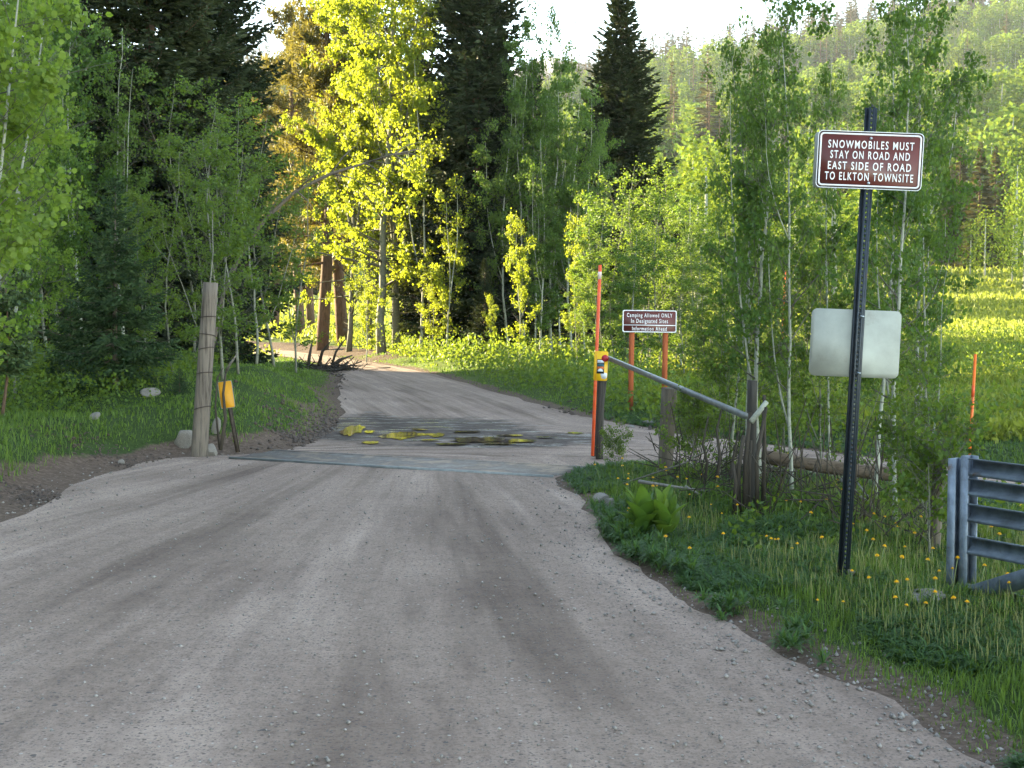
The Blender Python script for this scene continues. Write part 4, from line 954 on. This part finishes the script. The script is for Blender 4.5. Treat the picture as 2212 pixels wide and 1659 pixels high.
def dead_branches():
    for k, (pts, r, lb) in enumerate((([(1820, 1035, 10.2), (1850, 1065, 10), (1905, 1110, 9.8)], .022, 'broken bare branch slanting below the fence log'), ([(1380, 1040, 11.2), (1460, 1052, 11), (1560, 1065, 10.9)], .016, 'long bare stick lying in front of the timber post'),
             ([(1330, 1050, 12), (1480, 1000, 11.5), (1520, 975, 11.3)], .008, 'thin bare twig rising past the timber post'), ([(1480, 1050, 10.9), (1540, 1085, 10.8), (1610, 1100, 10.8)], .010, 'curved twig at the foot of the stump clump'), ([(1545, 1060, 11.2), (1555, 985, 11.2), (1548, 930, 11.2), (1560, 880, 11.3)], .016, 'crooked dark stem left of the stump clump'), ([(1520, 1060, 11.4), (1528, 1000, 11.4), (1518, 960, 11.4), (1530, 900, 11.5)], .014, 'twisted dark stem beside the crooked one'), ([(1575, 1075, 11.2), (1582, 1000, 11.2), (1596, 930, 11.2)], .017, 'slanting dark stem nearest the stump clump'), ([(1905, 1150, 9.6), (1880, 1080, 10), (1850, 1040, 10.3)], .012, 'bare twig by the crooked pale aspen'), ([(1690, 1110, 10.8), (1770, 1080, 10.6), (1850, 1110, 10.2)], .008, 'low arching twig under the fence log'), ([(476, 972, 14.3), (487, 905, 14.3), (482, 850, 14.3), (488, 800, 14.3)], .022, 'dark crooked dead stem crossing in front of the amber marker'), ([(488, 803, 14.3), (498, 785, 14.2), (512, 765, 14.1)], .016, 'pale broken branch atop the crooked dead stem'), ([(474, 968, 14.4), (465, 880, 14.4), (470, 815, 14.4), (482, 795, 14.4)], .012, 'thin dark stem between wooden post and amber marker'))):
        mb = MB(); q = np.array([P(*p) for p in pts]); o = tube(mb, q - q[0], np.linspace(r, r * .45, len(q)), 7).build('dead_branch', M['dark_stem'] if 'dark' in lb else M['deadwood'], None, True); o.location = q[0]; tag(o, lb, 'branch')
dead_branches()

def twig_tangle():
    r = np.random.default_rng(9); mb = MB(); A_ = []; B_ = []
    for _ in range(190):
        px = 1440 + 550 * r.random() ** 1.5; py = 1020 + (px - 1440) * .24 + r.normal() * 26; g = G(px, py); d = unit(np.array([r.normal(), r.normal() * .5, abs(r.normal()) * .7])); L = r.uniform(.15, .6); p = g + [0, 0, .02]
        q = p + d * L * .5 + [0, 0, .05 * r.random()]; e = q + unit(d + r.normal(size=3) * .35) * L * .5; A_ += [p, q]; B_ += [q, e]
    for _ in range(60):
        px = r.uniform(1450, 1900); py = 1020 + (px - 1440) * .22 + r.normal() * 18; p = G(px, py); L = r.uniform(.3, .8); q = p + [r.normal() * .04, r.normal() * .04, L * .5]; e = q + [r.normal() * .07, r.normal() * .05, L * .5]; A_ += [p, q]; B_ += [q, e]
    sticks(mb, np.array(A_), np.array(B_), r.uniform(.003, .008, len(A_)), .003)
    tag(mb.build('dead_twigs', M['dark_stem']), kind='stuff')
twig_tangle()

# ------------------------------------------------------------------ grass, weeds, undergrowth, pebbles (each one mass)
def scatter(n, d0, d1, a0=-.46, a1=.46, pw=1.0, dmin=.03):
    y = d0 * (d1 / d0) ** (rng.random(n) ** pw); x = y * rng.uniform(a0, a1, n); d = sdf(x, y); k = d > dmin; return x[k], y[k], d[k]

def blades(mb, x, y, z, h, w_, m=0, lean=.35):
    n = len(x); az = rng.uniform(0, 6.283, n); c, s = np.cos(az), np.sin(az); ln = h * np.abs(rng.normal(size=n)) * lean
    p = np.stack([x, y, z - .01], 1); sd_ = np.stack([-s, c, np.zeros(n)], 1) * (w_ / 2)[:, None]; out = np.stack([c, s, np.zeros(n)], 1)
    mid = p + out * (ln * .3)[:, None] + np.array([0, 0, 1.]) * (h * .55)[:, None]; tip = p + out * ln[:, None] + np.array([0, 0, 1.]) * (h * np.sqrt(np.maximum(.2, 1 - (ln / h) ** 2 * .4)))[:, None]
    v = np.stack([p - sd_, p + sd_, mid + sd_ * .8, mid - sd_ * .8, tip], 1); i = np.arange(n)[:, None] * 5
    mb.add(v, i + np.array([[0, 1, 2, 3]]), m); mb.add(np.zeros((0, 3)), (i + np.array([[3, 2, 4]])) - 0 - (mb.n - 0) + (mb.n - n * 5), m); return mb

def grass():
    mb = MB()
    x, y, d = scatter(480000, 4.0, 42); k = rng.random(len(x)) < np.clip(smooth(.0, .35, d) * (.35 + .8 * vnoise(x * 1.7, y * 1.7, 61)), 0, 1) * np.where((x < -1.2) & (y < 16.5), smooth(.38, .70, d), 1)
    x, y, d = x[k], y[k], d[k]; z = terrain(x, y, d)
    h = (.035 + .06 * rng.random(len(x))) * (.45 + 1.1 * vnoise(x * 1.3, y * 1.3, 62)) * (1 - .25 * smooth(13, 18, y)) * (.55 + .45 * smooth(.0, .7, d))
    blades(mb, x, y, z, h, .0052 * np.maximum(1, (y / 7) ** .8) * rng.uniform(.6, 1.5, len(x)), 0, .6)
    x, y, d = scatter(15000, 4.5, 13, .0, .46); k = (d > .55) & (vnoise(x * 1.1, y * 1.1, 71) > .35); x, y, d = x[k], y[k], d[k]
    h = .07 + .09 * rng.random(len(x)); blades(mb, x, y, terrain(x, y, d), h, np.full(len(x), .004), 1, .3)
    tag(mb.build('grass', [M['grass'], M['seed_grass']]), kind='stuff')
grass()

def rosettes(mb, x, y, z, n_leaf, L, W, m=0, el=(5, 60)):
    n = len(x); c = np.repeat(np.stack([x, y, z], 1), n_leaf, 0); N = len(c); Ls = np.repeat(L, n_leaf) * rng.uniform(.6, 1.2, N); Ws = np.repeat(W, n_leaf) * rng.uniform(.7, 1.2, N)
    d = rdir(N, *el); c = c + d * np.array([1, 1, .2]) * Ls[:, None] * .1
    side = unit(np.cross(d, [0, 0, 1.])); nr = np.cross(side, d)
    # two pieces per leaf so it arches over
    m1 = c + d * (Ls * .55)[:, None]; d2 = unit(d + np.array([0, 0, -.7]))
    t_ = m1 + d2 * (Ls * .5)[:, None]; s1 = side * (Ws / 2)[:, None]
    v = np.stack([c, m1 + s1, t_, m1 - s1], 1); v = np.stack([c - s1 * .2, c + s1 * .2, m1 + s1, m1 - s1, t_], 1); i = np.arange(N)[:, None] * 5
    b = mb.n; mb.add(v, i + np.array([[0, 1, 2, 3]]), m); mb.f.setdefault((3, m), []).append(b + i + np.array([[3, 2, 4]]))

def weeds():
    mb = MB(); x, y, d = scatter(60000, 4.2, 20, -.1, .46); k = (d > .10) & (rng.random(len(x)) < np.exp(-d / .75) * 1.0 * (vnoise(x * 1.4, y * 1.4, 81) > .36)) & ((x > .2) | (y > 14)); x, y, d = x[k], y[k], d[k]
    rosettes(mb, x, y, terrain(x, y, d), 22, .06 + .05 * rng.random(len(x)), np.full(len(x), .010))
    for px, py, n in ((1280, 1150, 40), (1330, 1160, 40), (1310, 1120, 30), (1370, 1215, 30), (1440, 1235, 30), (1560, 1330, 14), (1700, 1400, 14)):
        g = G(px, py); x = g[0] + rng.normal(size=n) * .12; y = g[1] + rng.normal(size=n) * .22; d = sdf(x, y); kk = d > .02; x, y, d = x[kk], y[kk], d[kk]; n = len(x); rosettes(mb, x, y, terrain(x, y, d) + rng.random(n) * .09, 30, np.full(n, .09), np.full(n, .012), 0, (0, 80))
    tag(mb.build('weeds', M['weed']), kind='stuff')
weeds()

def undergrowth():
    mb = MB()
    x, y, d = scatter(5200, 16, 50, -.30, .46, .8, .25); k = (x > -1.0 - (y - 30) * .25) & (rng.random(len(x)) < .25 + .75 * np.exp(-(d - .3) / 2.2)); x, y, d = x[k], y[k], d[k]
    n = len(x); z = terrain(x, y, d); hh = .25 + .45 * rng.random(n) * (.5 + vnoise(x * .5, y * .5, 91)); hh = hh * np.where((x > 2.2) & (y < 24), .45, 1)
    per = 34; c = np.repeat(np.stack([x, y, z], 1), per, 0); H = np.repeat(hh, per); N = len(c)
    c = c + rng.normal(size=(N, 3)) * np.array([.22, .22, 0]) + np.array([0, 0, 1.]) * (H * rng.random(N) ** .8)[:, None]
    kites(mb, c, rdir(N, -20, 80), rdir(N, 0, 90), rng.uniform(.05, .12, N), .045)
    # leafy low growth among the trees on the shaded bank
    x, y, d = scatter(3600, 15, 34, -.46, -.10, .8, 2.2); n = len(x); z = terrain(x, y, d); per = 24; c = np.repeat(np.stack([x, y, z], 1), per, 0); N = len(c)
    c = c + rng.normal(size=(N, 3)) * np.array([.25, .25, 0]) + np.array([0, 0, .5]) * (rng.random(N) ** 1.6 * np.repeat(.35 + vnoise(x * .4, y * .4, 93), per))[:, None]
    kites(mb, c, rdir(N, -20, 80), rdir(N, 0, 90), rng.uniform(.03, .065, N), .035)
    # under the young aspens by the sign
    x, y, d = scatter(160, 8.6, 13, .17, .36, 1, .25); n = len(x); z = terrain(x, y, d); per = 9; c = np.repeat(np.stack([x, y, z], 1), per, 0); N = len(c); c = c + rng.normal(size=(N, 3)) * np.array([.12, .12, 0]) + np.array([0, 0, .16]) * (rng.random(N) ** 1.7)[:, None]
    kites(mb, c, rdir(N, -20, 80), rdir(N, 0, 90), rng.uniform(.03, .07, N), .032)
    tag(mb.build('undergrowth', M['under']), kind='stuff')
undergrowth()

def meadow():
    mb = MB(); x, y, d = scatter(42000, 15, 150, .10, .46, .85, 1.2); x2, y2, d2 = scatter(6000, 36, 120, -.46, .2, .9, 1.0)
    x, y, d = np.r_[x, x2], np.r_[y, y2], np.r_[d, d2]; k = vnoise(x * .35, y * .22, 95) + .3 * vnoise(x * 2, y * 2, 96) > .42; x, y, d = x[k], y[k], d[k]; n = len(x); z = terrain(x, y, d); per = 7
    c = np.repeat(np.stack([x, y, z], 1), per, 0); S = np.repeat(np.maximum(.10, y * .0036), per); N = len(c); c = c + rng.normal(size=(N, 3)) * np.array([1, 1, 0]) * S[:, None] * 1.4 + np.array([0, 0, 1.]) * (S * 1.6 * rng.random(N))[:, None]
    kites(mb, c, rdir(N, 10, 90), rdir(N, -40, 40), S * rng.uniform(.6, 1.3, N), S * .45); tag(mb.build('meadow_plants', M['meadow']), kind='stuff')
meadow()

def pebbles():
    mb = MB(); n = 22000
    y = 3.2 * (15 / 3.2) ** rng.random(n); x = y * rng.uniform(-.42, .42, n); d = sdf(x, y); k = (d < .45) & (rng.random(n) < .28 + .9 * np.exp(-np.abs(d) / .35)); x, y, d = x[k], y[k], d[k]; n = len(x)
    s = (.003 + .009 * rng.random(n) ** 4) * (1 + .5 * np.exp(-np.abs(d) / .3)); z = np.where(d < 0, .006, terrain(x, y, d))
    b = np.array([[1, 0, 0], [0, 1, 0], [-1, 0, 0], [0, -1, 0], [0, 0, .8], [0, 0, -.8]]); az = rng.uniform(0, 6.28, n); c_, s_ = np.cos(az), np.sin(az)
    v = b[None] * s[:, None, None] * rng.uniform(.6, 1.4, (n, 6, 1)); vx = v[..., 0] * c_[:, None] - v[..., 1] * s_[:, None]; vy = v[..., 0] * s_[:, None] + v[..., 1] * c_[:, None]
    v = np.stack([vx + x[:, None], vy + y[:, None], v[..., 2] + (z + s * .3)[:, None]], -1)
    f = np.array([[0, 1, 4], [1, 2, 4], [2, 3, 4], [3, 0, 4], [1, 0, 5], [2, 1, 5], [3, 2, 5], [0, 3, 5]])
    mb.add(v.reshape(-1, 3), (np.arange(n)[:, None, None] * 6 + f[None]).reshape(-1, 3)); tag(mb.build('gravel', M['pebble']), kind='stuff')
    mb = MB(); P_ = []
    for (px, py), rx, ry, n, s0 in (((640, 945), 75, 22, 420, .036), ((705, 915), 35, 30, 260, .034), ((250, 1000), 170, 12, 520, .020), ((60, 1075), 90, 14, 380, .022), ((745, 820), 30, 30, 80, .05), ((1400, 925), 120, 10, 120, .04), ((1190, 890), 80, 8, 60, .05)):
        for _ in range(n): P_.append((px + rng.normal() * rx * .6, py + rng.normal() * ry * .6, s0))
    q = np.array([np.r_[flat(a, b)[:2], s] for a, b, s in P_]); x, y, s = q.T; n = len(x); d = sdf(x, y); k = d > -.25; x, y, s, d = x[k], y[k], s[k], d[k]; n = len(x); s = s * rng.uniform(.25, 1.1, n); z = terrain(x, y, d)
    v = b[None] * s[:, None, None] * rng.uniform(.5, 1.4, (n, 6, 1)); v = v + np.stack([x, y, z + s * .15], 1)[:, None]
    mb.add(v.reshape(-1, 3), (np.arange(n)[:, None, None] * 6 + f[None]).reshape(-1, 3)); tag(mb.build('mud_clods', M['clod']), kind='stuff')
pebbles()

# ------------------------------------------------------------------ dandelions
def dandelion_mesh(seed):
    r = np.random.default_rng(seed); mb = MB(); h = .13 + .07 * r.random(); b = r.normal(size=2) * .02
    tube(mb, [(0, 0, -.02), (b[0] * .4, b[1] * .4, h * .5), (b[0], b[1], h)], [.0026, .0022, .0022], 5, 0)
    n = 26; a = np.arange(n) * 2.4; t = np.sqrt((np.arange(n) + .5) / n); c = np.repeat([[b[0], b[1], h]], n, 0)
    d = np.stack([np.cos(a) * t, np.sin(a) * t, 1.15 - t], 1); kites(mb, c, d, np.array([[.01, .02, 1.]]), .0165, .0085, 1, .75)
    tube(mb, [(b[0], b[1], h - .006), (b[0], b[1], h + .003)], [.003, .0065], 7, 0)
    return mb.mesh('dandelion', [M['stem'], M['flower']])
DM = [dandelion_mesh(k) for k in range(5)]
def dandelions():
    x, y, d = scatter(1500, 4.6, 12.5, .02, .44, .8); k = (d > .25) & (d < 2.6) & (vnoise(x * 1.0, y * 1.0, 71) > .30); x, y, d = x[k][:185], y[k][:185], d[k][:185]; z = terrain(x, y, d)
    for i in range(len(x)):
        o = link('dandelion', DM[i % 5], None, (x[i], y[i], z[i])); o.rotation_euler = (rng.normal() * .15, rng.normal() * .15, rng.uniform(0, 6)); s = rng.uniform(.62, 1.0); o.scale = (s, s, s)
        tag(o, 'yellow dandelion flowering in the grass bank round the snowmobile sign', 'dandelion', 'dandelions on the grass bank')
dandelions()

# ------------------------------------------------------------------ far trees: the valley edge one by one, the hillside as woods
def mini_aspen(seed, n=230, sz=.78):
    r = np.random.default_rng(seed); mb = MB(); H = 10.0; tube(mb, [(0, 0, -1), (0.1, 0, 5), (0, .1, 9)], [.16, .11, .04], 5, 1)
    u = r.random(n * 1); zz = 2.6 + 7.4 * u; bl = r.integers(0, 14, n); ba = bl * 2.4; rad = 2.0 * np.sin(np.pi * np.clip((bl + .5) / 14 * .80 + .16, 0, 1)) ** .8; c = np.stack([np.cos(ba) * rad * .8, np.sin(ba) * rad * .8, 2.8 + 7.0 * ((bl + .5) / 14) + r.normal(size=n) * .45], 1) + r.normal(size=(n, 3)) * .42
    global rng
    rng = r; kites(mb, c, rdir(n, -60, 60), rdir(n, -40, 40), sz * r.uniform(.6, 1.3, n), sz * .8, 0, .5); return mb
def mini_conifer(seed, n=190):
    r = np.random.default_rng(seed); mb = MB(); tube(mb, [(0, 0, -1), (0, 0, 11.5)], [.2, .03], 5, 1)
    global rng
    rng = r; u = r.random(n) ** 1.25; a = r.uniform(0, 6.28, n); R = 1.9 * (1 - u) ** .9 + .08; d = np.stack([np.cos(a), np.sin(a), -.25 + .5 * u + r.normal(size=n) * .1], 1)
    kites(mb, np.stack([np.cos(a) * R * .12, np.sin(a) * R * .12, 1.0 + u * 11.2], 1), d, rdir(n, 40, 90), R * r.uniform(.8, 1.15, n), .34 + .30 * (1 - u), 0, .6); return mb
MA = [mini_aspen(k) for k in range(5)]; MC = [mini_conifer(k) for k in range(4)]
NA = [mini_aspen(10 + k, 900, .30) for k in range(4)]; NC = [mini_conifer(10 + k, 900) for k in range(3)]
MAm = [m.mesh('valley_aspen', [M['far_leaf'], M['aspen_bark']]) for m in NA]; MCm = [m.mesh('valley_spruce', [M['far_needle'], M['brown_bark']]) for m in NC]
rng = np.random.default_rng(77)
def single(kind, px, Y, top, label, group=None, wide=1.0):
    x = P(px, 600, Y)[0]; z = float(terrain(x, Y)); H = P(px, top, Y)[2] - z; ms = MAm if kind == 'a' else MCm; k = int(rng.integers(0, len(ms)))
    o = link('aspen_tree' if kind == 'a' else 'spruce_tree', ms[k], None, (x, Y, z)); s = H / (10.0 if kind == 'a' else 12.2); o.scale = (s * wide, s * wide, s); o.rotation_euler = (0, 0, rng.uniform(0, 6)); tag(o, label, 'aspen tree' if kind == 'a' else 'spruce tree', group)
for px, Y, top, lb in ((2070, 135, 313, 'tall far spruce at the meadow edge, left one of the close trio'), (2113, 132, 306, 'tallest far spruce in the middle of the trio at the meadow edge'), (2146, 136, 316, 'far spruce at the right of the trio above the meadow'), (2166, 138, 352, 'short far spruce tucked behind the trio above the meadow'), (2050, 137, 352, 'short pale spruce left of the far trio')): single('c', px, Y, top, lb, None, 1.15)
for px, Y, top, lb in ((2128, 118, 455, 'rounded far aspen below the spruce trio'), (2186, 112, 468, 'low far aspen right of the rounded one'), (2214, 108, 385, 'lit far aspen cut by the right edge of the photo'), (2195, 130, 330, 'yellow green far aspen right of the spruce trio'), (2095, 120, 480, 'small far aspen under the left spruce of the trio')): single('a', px, Y, top, lb, None, 1.0)
for k in range(95):
    Y = rng.uniform(80, 175); px = rng.uniform(1040, 2060) if k < 80 else rng.uniform(560, 1000)
    g = P(px, 600, Y); z = float(terrain(g[0], Y)); topz = z + rng.uniform(6, 11); r_ = (topz - 1.6) / Y; single('a' if rng.random() < .85 else 'c', px, Y, CY - F * math.tan(math.atan(r_) + PITCH), 'bright aspen or spruce along the foot of the far hillside' if False else 'sunlit tree in the belt along the foot of the far hillside', 'trees at the foot of the hillside', rng.uniform(.9, 1.3))

def wood(name, protos, mats, n, ok, s0, s1, seed):
    global rng
    rng = np.random.default_rng(seed); T = MB()
    Y = 170 + (660 - 170) * rng.random(n * 4) ** .62; a = rng.uniform(-.44, .49, n * 4); x = a * Y
    u = vnoise(x / 38, Y / 30, 55) * .6 + vnoise(x / 110, Y / 70, 57) * .4
    k = ok(x, Y, u); x, Y = x[k][:n], Y[k][:n]; z = terrain(x, Y, np.full(len(x), 50.0))
    which = rng.integers(0, len(protos), len(x))
    for i, p in enumerate(protos):
        sel = which == i; m = int(sel.sum()); s = rng.uniform(s0, s1, m); az = rng.uniform(0, 6.28, m); base = np.concatenate(p.v); c, sn = np.cos(az)[:, None], np.sin(az)[:, None]; w_ = s * rng.uniform(.9, 1.35, m)
        v = np.stack([(base[None, :, 0] * c - base[None, :, 1] * sn) * w_[:, None] + x[sel][:, None], (base[None, :, 0] * sn + base[None, :, 1] * c) * w_[:, None] + Y[sel][:, None], base[None, :, 2] * s[:, None] + z[sel][:, None]], -1)
        off = np.arange(m) * len(base); b0 = T.n; T.v.append(v.reshape(-1, 3)); T.n += m * len(base)
        for (kk, mt), l in p.f.items():
            f = np.concatenate(l); T.f.setdefault((kk, mt), []).append((f[None] + off[:, None, None] + b0).reshape(-1, kk))
    tag(T.build(name, mats), kind='stuff')
ridge_y = lambda x, y: y
wood('aspen_wood', MA, [M['far_leaf'], M['aspen_bark']], 4300, lambda x, y, u: (y < 572 + 40 * vnoise(x / 25, x * 0, 4)) & (u > .28) & (rng.random(len(x)) < .9), .75, 1.25, 5)
wood('spruce_wood', MC, [M['far_needle'], M['brown_bark']], 1500, lambda x, y, u: (((y > 572) & (rng.random(len(x)) < .9)) | ((u < .30) & (rng.random(len(x)) < .5)) | (rng.random(len(x)) < .03)), .9, 1.9, 6)

# ------------------------------------------------------------------ valley air
mb = MB(); box(mb, (0, 700, 105.5), (5200, 1660, 221)); hz = mb.build('haze', bpy.data.materials.new('valley_air'))
hm = hz.data.materials[0]; hm.use_nodes = True; hm.node_tree.nodes.clear(); vo = hm.node_tree.nodes.new('ShaderNodeVolumePrincipled'); ou = hm.node_tree.nodes.new('ShaderNodeOutputMaterial')
vo.inputs['Color'].default_value = (.80, .88, 1, 1); vo.inputs['Density'].default_value = HAZE; vo.inputs['Anisotropy'].default_value = 0.0
hm.node_tree.links.new(vo.outputs[0], ou.inputs['Volume']); tag(hz, kind='stuff')
